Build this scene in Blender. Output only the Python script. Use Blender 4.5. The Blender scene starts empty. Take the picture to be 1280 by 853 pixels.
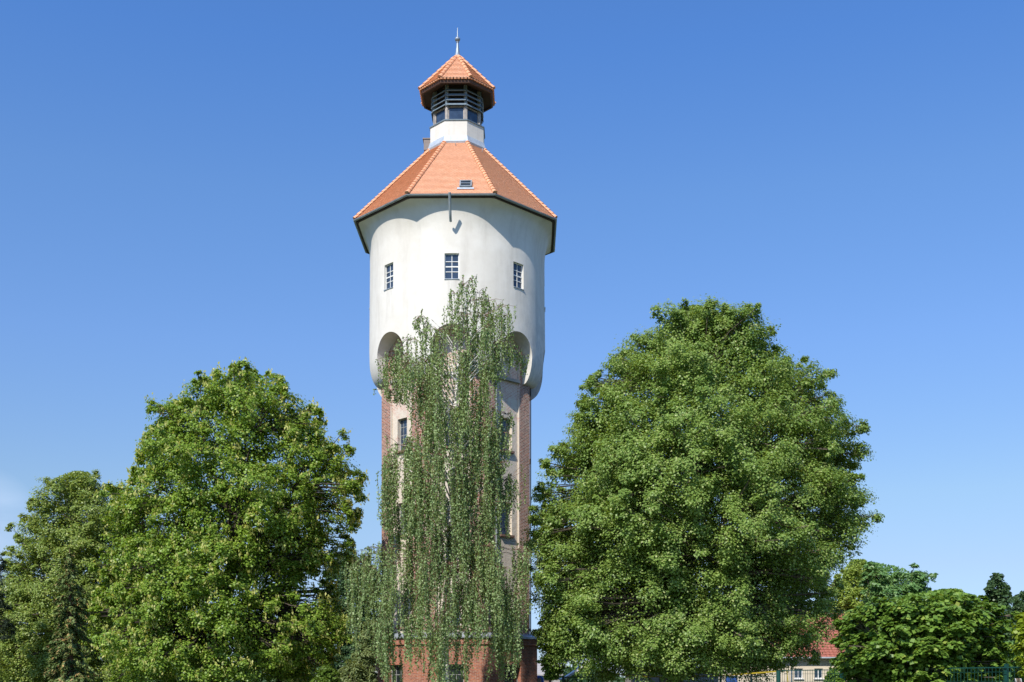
import bpy, bmesh, math, random
import numpy as np
from mathutils import Vector, Matrix
R_ = math.radians
sc = bpy.context.scene
C = sc.collection

# ------------------------------------------------------------------ camera, sky, sun, exposure
CAMX, CAMY, EYE, F, HOR = 3.17, -66.0, 1.7, 1417.0, 852.0     # F in photo pixels (1280 wide), HOR = horizon row
cam = bpy.data.cameras.new('camera')
cam.sensor_width = 36.0
cam.lens = F / 1280 * 36
cam.shift_y = (HOR - 426.5) / 1280
cam.clip_start = 0.1
cam.clip_end = 5000
co = bpy.data.objects.new('camera', cam)
C.objects.link(co)
co.location = (CAMX, CAMY, EYE)
co.rotation_euler = (R_(90), 0, 0)
sc.camera = co

SUN_AZ, SUN_EL = -26.8, 45.6                                  # azimuth from -Y towards +X
sd = Vector((math.sin(R_(SUN_AZ)) * math.cos(R_(SUN_EL)), -math.cos(R_(SUN_AZ)) * math.cos(R_(SUN_EL)), math.sin(R_(SUN_EL))))
w = bpy.data.worlds.new('World')
sc.world = w
w.use_nodes = True
nt = w.node_tree
bg = nt.nodes['Background']
sky = nt.nodes.new('ShaderNodeTexSky')
sky.sky_type = 'NISHITA'
sky.sun_disc = False
sky.sun_elevation = R_(SUN_EL)
sky.sun_rotation = math.atan2(sd.x, sd.y)
sky.air_density = 1.0
sky.dust_density = 0.35
sky.ozone_density = 2.2
hs = nt.nodes.new('ShaderNodeHueSaturation')
hs.inputs['Saturation'].default_value = 1.12
nt.links.new(sky.outputs[0], hs.inputs['Color'])
# clear-air blue: the sky's colour corrected by height above the horizon, towards a clean low horizon
tc = nt.nodes.new('ShaderNodeTexCoord')
sxyz = nt.nodes.new('ShaderNodeSeparateXYZ'); nt.links.new(tc.outputs['Generated'], sxyz.inputs[0])
crs = nt.nodes.new('ShaderNodeValToRGB'); els = [(0.0347, [0.2485, 0.3103, 0.4996]), (0.0977, [0.3442, 0.3456, 0.4212]), (0.1563, [0.4172, 0.415, 0.4452]), (0.2801, [0.4573, 0.4866, 0.5799]), (0.3914, [0.4584, 0.5295, 0.6341]), (0.4878, [0.3873, 0.5211, 0.6974])]
while len(crs.color_ramp.elements) < len(els): crs.color_ramp.elements.new(.5)
for e_, (p_, c_) in zip(crs.color_ramp.elements, els): e_.position = p_; e_.color = (*c_, 1)
nt.links.new(sxyz.outputs['Z'], crs.inputs[0])
tint = nt.nodes.new('ShaderNodeVectorMath'); tint.operation = 'MULTIPLY'
nt.links.new(hs.outputs[0], tint.inputs[0]); nt.links.new(crs.outputs[0], tint.inputs[1])
tin2 = nt.nodes.new('ShaderNodeVectorMath'); tin2.operation = 'SCALE'; tin2.inputs['Scale'].default_value = 1.87
nt.links.new(tint.outputs[0], tin2.inputs[0])
# a faint wisp of high cloud low in the north-west
mp = nt.nodes.new('ShaderNodeMapping'); mp.vector_type = 'POINT'
mp.inputs['Scale'].default_value = (3, 3, 11)
nz = nt.nodes.new('ShaderNodeTexNoise'); nz.inputs['Scale'].default_value = 2.6; nz.inputs['Detail'].default_value = 6
dist = nt.nodes.new('ShaderNodeVectorMath'); dist.operation = 'DISTANCE'
wd = Vector(((-20 - 640) / F, 1, (HOR - 648) / F)).normalized()
dist.inputs[1].default_value = wd
mr = nt.nodes.new('ShaderNodeMapRange'); mr.inputs[1].default_value = 0.015; mr.inputs[2].default_value = 0.042; mr.inputs[3].default_value = 1; mr.inputs[4].default_value = 0
mr2 = nt.nodes.new('ShaderNodeMapRange'); mr2.inputs[1].default_value = 0.38; mr2.inputs[2].default_value = 0.7; mr2.inputs[3].default_value = 0.1; mr2.inputs[4].default_value = 0.42
mm = nt.nodes.new('ShaderNodeMath'); mm.operation = 'MULTIPLY'
mx = nt.nodes.new('ShaderNodeMix'); mx.data_type = 'RGBA'
mx.inputs[7].default_value = (5.6, 6.4, 8.0, 1)
nt.links.new(tc.outputs['Generated'], mp.inputs[0]); nt.links.new(mp.outputs[0], nz.inputs[0])
nt.links.new(tc.outputs['Generated'], dist.inputs[0]); nt.links.new(dist.outputs['Value'], mr.inputs[0])
nt.links.new(nz.outputs[0], mr2.inputs[0]); nt.links.new(mr.outputs[0], mm.inputs[0]); nt.links.new(mr2.outputs[0], mm.inputs[1])
nt.links.new(mm.outputs[0], mx.inputs[0]); nt.links.new(tin2.outputs[0], mx.inputs[6]); nt.links.new(mx.outputs[2], bg.inputs[0])
bg.inputs[1].default_value = 0.12

sl = bpy.data.lights.new('sun', 'SUN')
sl.energy = 4.4
sl.angle = R_(0.53)
sl.color = (1.0, 0.945, 0.84)
so = bpy.data.objects.new('sun', sl)
C.objects.link(so)
so.rotation_euler = sd.to_track_quat('Z', 'Y').to_euler()
so.location = (-30, -60, 60)

sc.view_settings.view_transform = 'Standard'
sc.view_settings.look = 'None'
sc.view_settings.exposure = 0.4
sc.view_settings.gamma = 1
sc.view_settings.use_curve_mapping = False
sc.cycles.max_bounces = 6
sc.cycles.transparent_max_bounces = 8

# ------------------------------------------------------------------ helpers
def at(px, py, d):
    return Vector((CAMX + (px - 640) * d / F, CAMY + d, EYE + (HOR - py) * d / F))

class MB:
    def __init__(s):
        s.v = []; s.f = []; s.uv = {}
    def face(s, pts, uv=None):
        n = len(s.v); s.v += [tuple(p) for p in pts]
        if uv: s.uv[len(s.f)] = uv
        s.f.append(tuple(range(n, n + len(pts))))
    def grid(s, rows, closed=False):                           # rows: lists of points of equal length
        n = len(s.v); m = len(rows[0])
        for r in rows: s.v += [tuple(p) for p in r]
        for i in range(len(rows) - 1):
            for j in range(m if closed else m - 1):
                a = n + i * m + j; b = n + i * m + (j + 1) % m
                s.f.append((a, b, b + m, a + m))
    def obox(s, o, ax, ay, az):                                # box from a corner and three edge vectors (right-handed)
        o = Vector(o); ax = Vector(ax); ay = Vector(ay); az = Vector(az)
        p = [o, o + ax, o + ax + ay, o + ay]; q = [a + az for a in p]
        n = len(s.v); s.v += [tuple(a) for a in p + q]
        for f in ((0, 3, 2, 1), (4, 5, 6, 7), (0, 1, 5, 4), (1, 2, 6, 5), (2, 3, 7, 6), (3, 0, 4, 7)):
            s.f.append(tuple(n + i for i in f))
    def box(s, x0, x1, y0, y1, z0, z1):
        s.obox((x0, y0, z0), (x1 - x0, 0, 0), (0, y1 - y0, 0), (0, 0, z1 - z0))
    def tube(s, pts, rad, k=6, cap=True):
        pts = [Vector(p) for p in pts]
        if isinstance(rad, (int, float)): rad = [rad] * len(pts)
        rows = []; ref = None
        for i, p in enumerate(pts):
            t = (pts[min(i + 1, len(pts) - 1)] - pts[max(i - 1, 0)])
            t = t.normalized() if t.length > 1e-9 else Vector((0, 0, 1))
            if ref is None: ref = Vector((1, 0, 0)) if abs(t.x) < .8 else Vector((0, 1, 0))
            a = t.cross(ref)
            if a.length < 1e-6: a = t.orthogonal()
            a.normalize(); b = t.cross(a); ref = b.cross(t) * 1.0
            ref = -t.cross(a).cross(t) if False else ref
            rows.append([p + (a * math.cos(2 * math.pi * j / k) + b * math.sin(2 * math.pi * j / k)) * rad[i] for j in range(k)])
            ref = b
            ref = a.cross(t) if ref.length < 1e-6 else Vector((1, 0, 0)) if abs(t.x) < .8 else Vector((0, 1, 0))
        n = len(s.v)
        s.grid(rows, True)
        if cap:
            s.f.append(tuple(n + j for j in reversed(range(k))))
            m = n + (len(rows) - 1) * k
            s.f.append(tuple(m + j for j in range(k)))
    def ring(s, prof, n=8, rot=0.0, closed=False, seg=None):   # prof: (circumradius, z) from bottom/outside
        rows = []
        for r, z in prof:
            rows.append([(r * math.sin(rot + 2 * math.pi * j / n), -r * math.cos(rot + 2 * math.pi * j / n), z) for j in range(n)])
        if closed: rows.append(rows[0])
        s.grid(rows, True)
    def build(s, name, mat, parent=None, smooth=None, recalc=True):
        me = bpy.data.meshes.new(name)
        off = Vector((0, 0, 0)); q = parent
        while q is not None:
            off += q.location; q = q.parent
        me.from_pydata([tuple(Vector(p) - off) for p in s.v], [], s.f)
        if recalc:
            bm = bmesh.new(); bm.from_mesh(me)
            bmesh.ops.remove_doubles(bm, verts=bm.verts, dist=1e-5) if not s.uv else None
            bmesh.ops.recalc_face_normals(bm, faces=bm.faces) if not s.uv else None
            bm.to_mesh(me); bm.free()
        return finish(me, name, mat, parent, smooth, s.uv, off)

def finish(me, name, mat, parent, smooth=None, uvs=None, off=Vector((0, 0, 0))):
    me.update()
    ul = me.uv_layers.new(name='UVMap').data
    for p in me.polygons:
        if uvs and p.index in uvs:
            for li, u in zip(p.loop_indices, uvs[p.index]): ul[li].uv = u
            continue
        n = p.normal
        if abs(n.z) > .98: t = Vector((1, 0, 0)); b = Vector((0, 1, 0))
        else:
            t = Vector((-n.y, n.x, 0)).normalized(); b = n.cross(t)
        for li in p.loop_indices:
            q = Vector(me.vertices[me.loops[li].vertex_index].co) + off
            ul[li].uv = (q.dot(t), q.dot(b))
    if smooth is not None:
        me.shade_smooth(); me.set_sharp_from_angle(angle=R_(smooth))
    if mat: me.materials.append(mat)
    o = bpy.data.objects.new(name, me)
    C.objects.link(o)
    if parent: o.parent = parent
    return o

def tag(o, label=None, cat=None, group=None, kind=None):
    if label: o['label'] = label
    if cat: o['category'] = cat
    if group: o['group'] = group
    if kind: o['kind'] = kind
    return o

def thing(name, loc, label, cat, group=None):
    o = bpy.data.objects.new(name, None)
    C.objects.link(o)
    o.location = loc
    o.empty_display_size = .3
    return tag(o, label, cat, group)

def nrm(phi): return Vector((math.sin(phi), -math.cos(phi), 0))
def tng(phi): return Vector((math.cos(phi), math.sin(phi), 0))
Z = Vector((0, 0, 1))

def wall(mb, O, t, n, u0, u1, z0, z1, ops, depth, top=None):   # a wall face with real openings and their reveals
    P = lambda u, z, d=0: O + t * u + Z * z - n * d
    us = sorted({u0, u1} | {a for o in ops for a in o[:2]}); zs = sorted({z0, z1} | {a for o in ops for a in o[2:]})
    for i in range(len(us) - 1):
        for j in range(len(zs) - 1):
            cu = (us[i] + us[i + 1]) / 2; cz = (zs[j] + zs[j + 1]) / 2
            if any(o[0] < cu < o[1] and o[2] < cz < o[3] for o in ops): continue
            mb.face([P(us[i], zs[j]), P(us[i + 1], zs[j]), P(us[i + 1], zs[j + 1]), P(us[i], zs[j + 1])])
    for a, b, c, d in ops:
        mb.face([P(a, c), P(b, c), P(b, c, depth), P(a, c, depth)])
        mb.face([P(a, d), P(a, d, depth), P(b, d, depth), P(b, d)])
        mb.face([P(a, c), P(a, c, depth), P(a, d, depth), P(a, d)])
        mb.face([P(b, c), P(b, d), P(b, d, depth), P(b, c, depth)])

def window(parent, O, t, n, w, h, cols, rows, fm, pm, bar=.05, edge=.07, thick=.07, name='window'):
    """frame with glazing bars, centred at O (bottom middle of the opening); rows: bar heights as fractions"""
    m = MB()
    def bx(u0, u1, z0, z1, d0, d1):
        m.obox(O + t * u0 + Z * z0 + n * d0, t * (u1 - u0), -n * (d0 - d1), Z * (z1 - z0)) if False else \
        m.obox(O + t * u0 + Z * z0 + n * d1, t * (u1 - u0), n * (d0 - d1), Z * (z1 - z0))
    bx(-w / 2, -w / 2 + edge, 0, h, thick, 0); bx(w / 2 - edge, w / 2, 0, h, thick, 0)
    bx(-w / 2 + edge, w / 2 - edge, 0, edge, thick, 0); bx(-w / 2 + edge, w / 2 - edge, h - edge, h, thick, 0)
    for c in range(1, cols):
        u = -w / 2 + w * c / cols
        bx(u - bar / 2, u + bar / 2, edge, h - edge, thick * .8, 0)
    for r in rows:
        wd = bar
        if isinstance(r, tuple): r, wd = r
        bx(-w / 2 + edge, w / 2 - edge, r * h - wd / 2, r * h + wd / 2, thick * .86, 0)
    f = m.build(name, fm, parent)
    g = MB()
    g.obox(O + t * (-w / 2 + .01) + Z * .01 + n * .012, t * (w - .02), n * .012, Z * (h - .02))
    g.build('pane', pm, f)
    return f

# ------------------------------------------------------------------ materials
def newmat(name):
    m = bpy.data.materials.new(name); m.use_nodes = True
    return m, m.node_tree.nodes, m.node_tree.links, m.node_tree.nodes['Principled BSDF']

def plain(name, col, rough=.6, metal=0.0, var=.12, scale=6, spec=.4, bump=0.0):
    m, N, L, P = newmat(name)
    g = N.new('ShaderNodeNewGeometry'); n = N.new('ShaderNodeTexNoise'); n.inputs['Scale'].default_value = scale; n.inputs['Detail'].default_value = 5
    L.new(g.outputs['Position'], n.inputs['Vector'])
    r = N.new('ShaderNodeMapRange'); r.inputs[1].default_value = .25; r.inputs[2].default_value = .75; r.inputs[3].default_value = 1 - var; r.inputs[4].default_value = 1 + var
    L.new(n.outputs[0], r.inputs[0])
    v = N.new('ShaderNodeVectorMath'); v.operation = 'SCALE'; v.inputs[0].default_value = col
    L.new(r.outputs[0], v.inputs['Scale']); L.new(v.outputs[0], P.inputs['Base Color'])
    P.inputs['Roughness'].default_value = rough; P.inputs['Metallic'].default_value = metal; P.inputs['Specular IOR Level'].default_value = spec
    if bump:
        b = N.new('ShaderNodeBump'); b.inputs['Strength'].default_value = bump; b.inputs['Distance'].default_value = .02
        L.new(n.outputs[0], b.inputs['Height']); L.new(b.outputs[0], P.inputs['Normal'])
    return m

def mixc(N, L, fac, a, b):
    x = N.new('ShaderNodeMix'); x.data_type = 'RGBA'
    for s, v in ((0, fac), (6, a), (7, b)):
        if hasattr(v, 'is_output'): L.new(v, x.inputs[s])
        else: x.inputs[s].default_value = v if s == 0 else (*v, 1) if len(v) == 3 else v
    return x.outputs[2]

def noise(N, L, scale, detail=5, rough=.55, vec=None, sx=(1, 1, 1)):
    g = N.new('ShaderNodeNewGeometry')
    mpn = N.new('ShaderNodeMapping'); mpn.inputs['Scale'].default_value = sx
    n = N.new('ShaderNodeTexNoise'); n.inputs['Scale'].default_value = scale; n.inputs['Detail'].default_value = detail; n.inputs['Roughness'].default_value = rough
    L.new(vec or g.outputs['Position'], mpn.inputs[0]); L.new(mpn.outputs[0], n.inputs['Vector'])
    return n.outputs[0]

def ramp(N, L, src, lo, hi, a=0.0, b=1.0):
    r = N.new('ShaderNodeMapRange'); r.inputs[1].default_value = lo; r.inputs[2].default_value = hi; r.inputs[3].default_value = a; r.inputs[4].default_value = b
    L.new(src, r.inputs[0]); return r.outputs[0]

def mul(N, L, a, b, op='MULTIPLY'):
    m = N.new('ShaderNodeMath'); m.operation = op
    for i, v in enumerate((a, b)):
        if hasattr(v, 'is_output'): L.new(v, m.inputs[i])
        else: m.inputs[i].default_value = v
    m.use_clamp = op in ('ADD', 'MULTIPLY')
    return m.outputs[0]

def bricknode(N, L, c1, c2, mortar, bw=.25, bh=.077, ms=.012):
    tcn = N.new('ShaderNodeTexCoord'); b = N.new('ShaderNodeTexBrick')
    b.inputs['Scale'].default_value = 1; b.inputs['Brick Width'].default_value = bw; b.inputs['Row Height'].default_value = bh
    b.inputs['Mortar Size'].default_value = ms; b.inputs['Mortar Smooth'].default_value = .15; b.inputs['Bias'].default_value = 0
    b.inputs['Color1'].default_value = (*c1, 1); b.inputs['Color2'].default_value = (*c2, 1); b.inputs['Mortar'].default_value = (*mortar, 1)
    L.new(tcn.outputs['UV'], b.inputs['Vector'])
    return b

def brick_mat(name, c1, c2, mortar, lime=.35, bw=.25, bh=.077, ms=.012):
    m, N, L, P = newmat(name)
    b = bricknode(N, L, c1, c2, mortar, bw, bh, ms)
    n1 = noise(N, L, 1.3, 8, .65); n2 = noise(N, L, 9, 4)
    n3 = noise(N, L, .8, 6, .6, sx=(1, 1, .35))
    col = mixc(N, L, ramp(N, L, n2, .3, .75, 0, .55), b.outputs[0], (c2[0] * .45, c2[1] * .42, c2[2] * .45))
    col = mixc(N, L, ramp(N, L, n1, .45, .78, 0, lime), col, mortar)
    col = mixc(N, L, ramp(N, L, n3, .55, .8, 0, .35), col, (.16, .12, .1))
    L.new(col, P.inputs['Base Color']); P.inputs['Roughness'].default_value = .88; P.inputs['Specular IOR Level'].default_value = .2
    bp = N.new('ShaderNodeBump'); bp.inputs['Strength'].default_value = .6; bp.inputs['Distance'].default_value = .012; bp.invert = True
    L.new(b.outputs['Fac'], bp.inputs['Height']); L.new(bp.outputs[0], P.inputs['Normal'])
    return m

M = {}
M['brick'] = brick_mat('shaft_brick', (.47, .15, .092), (.17, .055, .04), (.62, .55, .46), .22, ms=.014)
M['plinth_brick'] = brick_mat('plinth_brick', (.56, .18, .095), (.30, .085, .05), (.46, .36, .29), .12)

def plaster_mat():
    m, N, L, P = newmat('worn_plaster')
    b = bricknode(N, L, (.52, .22, .14), (.42, .15, .10), (.66, .60, .52), ms=.018)
    big = noise(N, L, .9, 9, .68); fine = noise(N, L, 6, 6, .6); streak = noise(N, L, 1.6, 6, .6, sx=(1, 1, .18))
    col = mixc(N, L, ramp(N, L, fine, .3, .7), (.60, .51, .42), (.68, .60, .50))
    col = mixc(N, L, ramp(N, L, streak, .5, .8, 0, .35), col, (.42, .36, .30))
    g = N.new('ShaderNodeNewGeometry'); s = N.new('ShaderNodeSeparateXYZ'); L.new(g.outputs['Position'], s.inputs[0])
    hgt = ramp(N, L, s.outputs['Z'], 14.2, 18.2, -.16, .12)
    msk = mul(N, L, big, hgt, 'ADD')
    fac = ramp(N, L, msk, .53, .57)
    brk = mixc(N, L, ramp(N, L, fine, .42, .72, .15, .75), b.outputs[0], (.66, .58, .49))
    col = mixc(N, L, fac, col, brk)
    L.new(col, P.inputs['Base Color']); P.inputs['Roughness'].default_value = .9; P.inputs['Specular IOR Level'].default_value = .15
    bp = N.new('ShaderNodeBump'); bp.inputs['Strength'].default_value = .5; bp.inputs['Distance'].default_value = .03
    hh = mul(N, L, mul(N, L, fac, -.6, 'MULTIPLY') if False else fine, 1.0)
    L.new(hh, bp.inputs['Height']); L.new(bp.outputs[0], P.inputs['Normal'])
    return m
M['plaster'] = plaster_mat()

def render_mat():
    m, N, L, P = newmat('white_render')
    big = noise(N, L, .35, 8, .6); mid = noise(N, L, 2.2, 8, .65); streak = noise(N, L, 1.5, 7, .65, sx=(1, 1, .12))
    col = mixc(N, L, ramp(N, L, mid, .3, .7), (.69, .655, .60), (.735, .705, .655))
    col = mixc(N, L, ramp(N, L, big, .42, .72, 0, .5), col, (.53, .485, .41))
    col = mixc(N, L, ramp(N, L, streak, .50, .76, 0, .55), col, (.47, .435, .39))
    # rain-washed grey weathering of the eastern, lower side
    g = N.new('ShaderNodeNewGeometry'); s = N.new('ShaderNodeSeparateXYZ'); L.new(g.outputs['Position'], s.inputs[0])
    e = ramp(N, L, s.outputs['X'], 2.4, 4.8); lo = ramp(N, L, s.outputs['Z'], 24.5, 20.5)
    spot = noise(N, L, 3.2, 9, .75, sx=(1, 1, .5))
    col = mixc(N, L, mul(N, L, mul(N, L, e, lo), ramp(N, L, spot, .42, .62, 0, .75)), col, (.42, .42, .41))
    an = N.new('ShaderNodeMath'); an.operation = 'ARCTAN2'
    ny = mul(N, L, s.outputs['Y'], -1.0, 'DIVIDE'); L.new(s.outputs['X'], an.inputs[0]); L.new(ny, an.inputs[1])
    pp = N.new('ShaderNodeMath'); pp.operation = 'PINGPONG'; pp.inputs[1].default_value = math.pi / 8
    L.new(mul(N, L, an.outputs[0], R_(360.75), 'ADD') if False else an.outputs[0], pp.inputs[0])
    st1 = mul(N, L, ramp(N, L, pp.outputs[0], .10, .05), mul(N, L, ramp(N, L, s.outputs['Z'], 21.2, 23.25), ramp(N, L, s.outputs['Z'], 23.32, 23.28)))
    st2 = ramp(N, L, noise(N, L, 5, 5, .6, sx=(1, 1, .07)), .42, .68)
    col = mixc(N, L, mul(N, L, mul(N, L, st1, st2), .5), col, (.40, .37, .33))
    L.new(col, P.inputs['Base Color']); P.inputs['Roughness'].default_value = .85; P.inputs['Specular IOR Level'].default_value = .2
    bp = N.new('ShaderNodeBump'); bp.inputs['Strength'].default_value = .35; bp.inputs['Distance'].default_value = .03
    L.new(mid, bp.inputs['Height']); L.new(bp.outputs[0], P.inputs['Normal'])
    return m
M['render'] = render_mat()

def tile_mat(name, c1, c2, c3, bw=.18, bh=.2):
    m, N, L, P = newmat(name)
    b = bricknode(N, L, c1, c2, tuple(x * .55 for x in c2), bw, bh, .008)
    n1 = noise(N, L, .7, 7, .6); n2 = noise(N, L, 7, 3)
    col = mixc(N, L, ramp(N, L, n1, .42, .75, 0, .5), b.outputs[0], c3)
    col = mixc(N, L, ramp(N, L, n2, .5, .8, 0, .4), col, tuple(min(1, x * 1.25) for x in c1))
    L.new(col, P.inputs['Base Color']); P.inputs['Roughness'].default_value = .7; P.inputs['Specular IOR Level'].default_value = .3
    bp = N.new('ShaderNodeBump'); bp.inputs['Strength'].default_value = .5; bp.inputs['Distance'].default_value = .015; bp.invert = True
    L.new(b.outputs['Fac'], bp.inputs['Height']); L.new(bp.outputs[0], P.inputs['Normal'])
    return m
M['tile'] = tile_mat('orange_clay_tile', (.90, .52, .335), (.80, .42, .25), (.70, .40, .27))
M['red_tile'] = tile_mat('red_pantile', (.40, .15, .105), (.31, .105, .075), (.24, .10, .08), .25, .34)
M['hip'] = plain('orange_hip_tile', (.68, .33, .185), .7, 0, .2, 5, .3)
M['zinc'] = plain('zinc_sheet', (.36, .40, .44), .45, .35, .15, 4)
M['gutter'] = plain('weathered_gutter', (.27, .30, .32), .5, .3, .2, 3)
M['lead'] = plain('lead_flashing', (.42, .47, .53), .55, .2, .2, 5)
M['finial'] = plain('painted_metal_finial', (.25, .30, .36), .4, .3, .1, 5)
M['louvre'] = plain('grey_blue_louvre_paint', (.17, .225, .27), .5, 0, .2, 5)
M['dark_wood'] = plain('dark_brown_boards', (.045, .028, .02), .7, 0, .25, 5)
M['fascia'] = plain('brown_fascia', (.09, .045, .03), .65, 0, .2, 5)
M['post_wood'] = plain('weathered_post', (.36, .32, .29), .7, 0, .25, 6)
M['white_paint'] = plain('white_window_paint', (.72, .72, .70), .5, 0, .06, 6)
M['old_frame'] = plain('old_grey_frame', (.30, .31, .30), .6, 0, .2, 6)
M['stone'] = plain('grey_stone', (.34, .32, .29), .85, 0, .25, 4, .2, .3)
M['sill'] = plain('brown_brick_sill', (.20, .12, .09), .85, 0, .3, 6, .2, .3)
M['green_metal'] = plain('dark_green_coated_metal', (.008, .055, .042), .4, 0, .1, 6)
M['teal_metal'] = plain('teal_coated_metal', (.01, .22, .18), .4, 0, .1, 6)
M['black_metal'] = plain('black_metal', (.015, .015, .017), .45, 0, .1, 6)
M['cream'] = plain('cream_house_render', (.62, .54, .43), .85, 0, .1, 2, .2, .2)
M['grey_wall'] = plain('grey_shed_wall', (.36, .34, .33), .85, 0, .15, 2, .2)
M['pale_sheet'] = plain('pale_corrugated_sheet', (.58, .57, .62), .5, .1, .12, 3)
M['yellow'] = plain('yellow_tape', (.40, .29, .025), .45, 0, .08, 8)
M['blue_paint'] = plain('blue_car_paint', (.03, .09, .30), .25, 0, .05, 3, .6)
M['rubber'] = plain('black_rubber', (.02, .02, .02), .8)
M['blue_door'] = plain('blue_door_paint', (.03, .08, .28), .45)
M['white_pvc'] = plain('white_plastic', (.74, .75, .77), .35)
M['brown_board'] = plain('brown_board', (.20, .14, .10), .7, 0, .2, 6)
M['pipe'] = plain('blue_grey_pipe', (.20, .25, .33), .45, .2)
M['lamp_glass'] = plain('opal_lamp_glass', (.62, .66, .68), .25, 0, .05, 5, .6)
M['bark'] = plain('grey_brown_bark', (.12, .095, .075), .9, 0, .4, 9, .15, .8)
M['dark_bark'] = plain('dark_bark', (.07, .055, .045), .9, 0, .4, 9, .15, .8)
M['brown_twig'] = plain('reddish_brown_twig', (.14, .075, .05), .85, 0, .3, 9)

def glass_mat(name, col):
    m, N, L, P = newmat(name)
    n = noise(N, L, 3, 3)
    L.new(mixc(N, L, ramp(N, L, n, .3, .7), col, tuple(x * 1.8 for x in col)), P.inputs['Base Color'])
    P.inputs['Roughness'].default_value = .08; P.inputs['Specular IOR Level'].default_value = .7
    b = N.new('ShaderNodeBump'); b.inputs['Strength'].default_value = .06; b.inputs['Distance'].default_value = .05
    L.new(noise(N, L, 1.5, 2), b.inputs['Height']); L.new(b.outputs[0], P.inputs['Normal'])
    return m
M['glass'] = glass_mat('dark_blue_glass', (.022, .035, .06))
M['dark_glass'] = glass_mat('dark_glass', (.012, .015, .018))

def birch_bark():
    m, N, L, P = newmat('white_birch_bark')
    n = noise(N, L, 2.2, 6, .6, sx=(1.2, 1.2, 5)); f = noise(N, L, 1.0, 4)
    col = mixc(N, L, ramp(N, L, n, .53, .60), (.72, .69, .64), (.06, .05, .045))
    col = mixc(N, L, ramp(N, L, f, .5, .8, 0, .5), col, (.40, .36, .31))
    L.new(col, P.inputs['Base Color']); P.inputs['Roughness'].default_value = .7
    return m
M['birch_bark'] = birch_bark()

def leaf_mat(name, stops, trans=.36, rough=.42, hue=.25, dark=None):
    """stops: (position, colour) of leaf colours drawn leaf by leaf"""
    m, N, L, P = newmat(name)
    g = N.new('ShaderNodeNewGeometry'); cr = N.new('ShaderNodeValToRGB')
    while len(cr.color_ramp.elements) < len(stops): cr.color_ramp.elements.new(.5)
    for e, (p, c) in zip(cr.color_ramp.elements, stops): e.position = p; e.color = (*c, 1)
    L.new(g.outputs['Random Per Island'], cr.inputs[0])
    n = noise(N, L, .45, 3)
    mid = stops[len(stops) // 2][1]
    col = mixc(N, L, ramp(N, L, n, .35, .7, 0, hue), cr.outputs[0], tuple(x * y for x, y in zip(mid, (1.35, 1.2, .9))))
    L.new(col, P.inputs['Base Color']); P.inputs['Roughness'].default_value = rough; P.inputs['Specular IOR Level'].default_value = .35
    tr = N.new('ShaderNodeBsdfTranslucent')
    tcx = N.new('ShaderNodeVectorMath'); tcx.operation = 'MULTIPLY'; tcx.inputs[1].default_value = (1.5, 1.35, .6)
    L.new(col, tcx.inputs[0]); L.new(tcx.outputs[0], tr.inputs[0])
    ms = N.new('ShaderNodeMixShader'); ms.inputs[0].default_value = trans
    L.new(P.outputs[0], ms.inputs[1]); L.new(tr.outputs[0], ms.inputs[2])
    L.new(ms.outputs[0], N['Material Output'].inputs[0])
    return m
M['linden_leaf'] = leaf_mat('linden_leaf', [(0, (0.138, 0.226, 0.046)), (.45, (0.188, 0.299, 0.067)), (.85, (0.239, 0.348, 0.087)), (.93, (0.352, 0.421, 0.139)), (1, (0.451, 0.500, 0.206))])
M['maple_leaf'] = leaf_mat('maple_leaf', [(0, (0.112, 0.199, 0.025)), (.45, (0.185, 0.302, 0.039)), (.9, (0.235, 0.359, 0.053)), (.95, (0.358, 0.433, 0.092)), (1, (0.470, 0.513, 0.138))])
M['seed'] = leaf_mat('pale_maple_seed', [(0, (.42, .44, .12)), (.5, (.52, .53, .17)), (1, (.60, .60, .23))], .4, .5, .1)
M['small_linden_leaf'] = leaf_mat('pale_linden_leaf', [(0, (0.146, 0.216, 0.043)), (.45, (0.205, 0.289, 0.061)), (.85, (0.251, 0.337, 0.076)), (.93, (0.370, 0.409, 0.117)), (1, (0.463, 0.481, 0.163))])
M['field_maple_leaf'] = leaf_mat('field_maple_leaf', [(0, (0.084, 0.168, 0.026)), (.5, (0.144, 0.252, 0.040)), (.93, (0.192, 0.313, 0.055)), (1, (0.337, 0.373, 0.084))], .3)
M['birch_leaf'] = leaf_mat('birch_leaf', [(0, (0.135, 0.210, 0.075)), (.5, (0.222, 0.323, 0.126)), (.9, (0.291, 0.394, 0.172)), (1, (0.406, 0.482, 0.253))], .32, .45)
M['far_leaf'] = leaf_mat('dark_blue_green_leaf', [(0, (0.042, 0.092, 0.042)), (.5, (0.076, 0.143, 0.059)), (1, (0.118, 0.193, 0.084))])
M['yellow_leaf'] = leaf_mat('yellow_green_leaf', [(0, (0.171, 0.265, 0.044)), (.5, (0.265, 0.356, 0.069)), (1, (0.370, 0.450, 0.113))])
M['walnut_leaf'] = leaf_mat('fresh_mid_green_leaf', [(0, (0.089, 0.200, 0.068)), (.5, (0.151, 0.289, 0.103)), (1, (0.251, 0.402, 0.137))])
M['bright_leaf'] = leaf_mat('bright_lime_leaf', [(0, (0.150, 0.225, 0.019)), (.5, (0.225, 0.312, 0.025)), (1, (0.312, 0.388, 0.050))])
M['willow_leaf'] = leaf_mat('pale_grey_green_leaf', [(0, (0.152, 0.203, 0.085)), (.5, (0.220, 0.280, 0.118)), (1, (0.304, 0.355, 0.169))])
M['sapling_leaf'] = leaf_mat('light_green_leaf', [(0, (.08, .15, .02)), (.5, (.12, .20, .03)), (1, (.17, .25, .05))])
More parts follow.
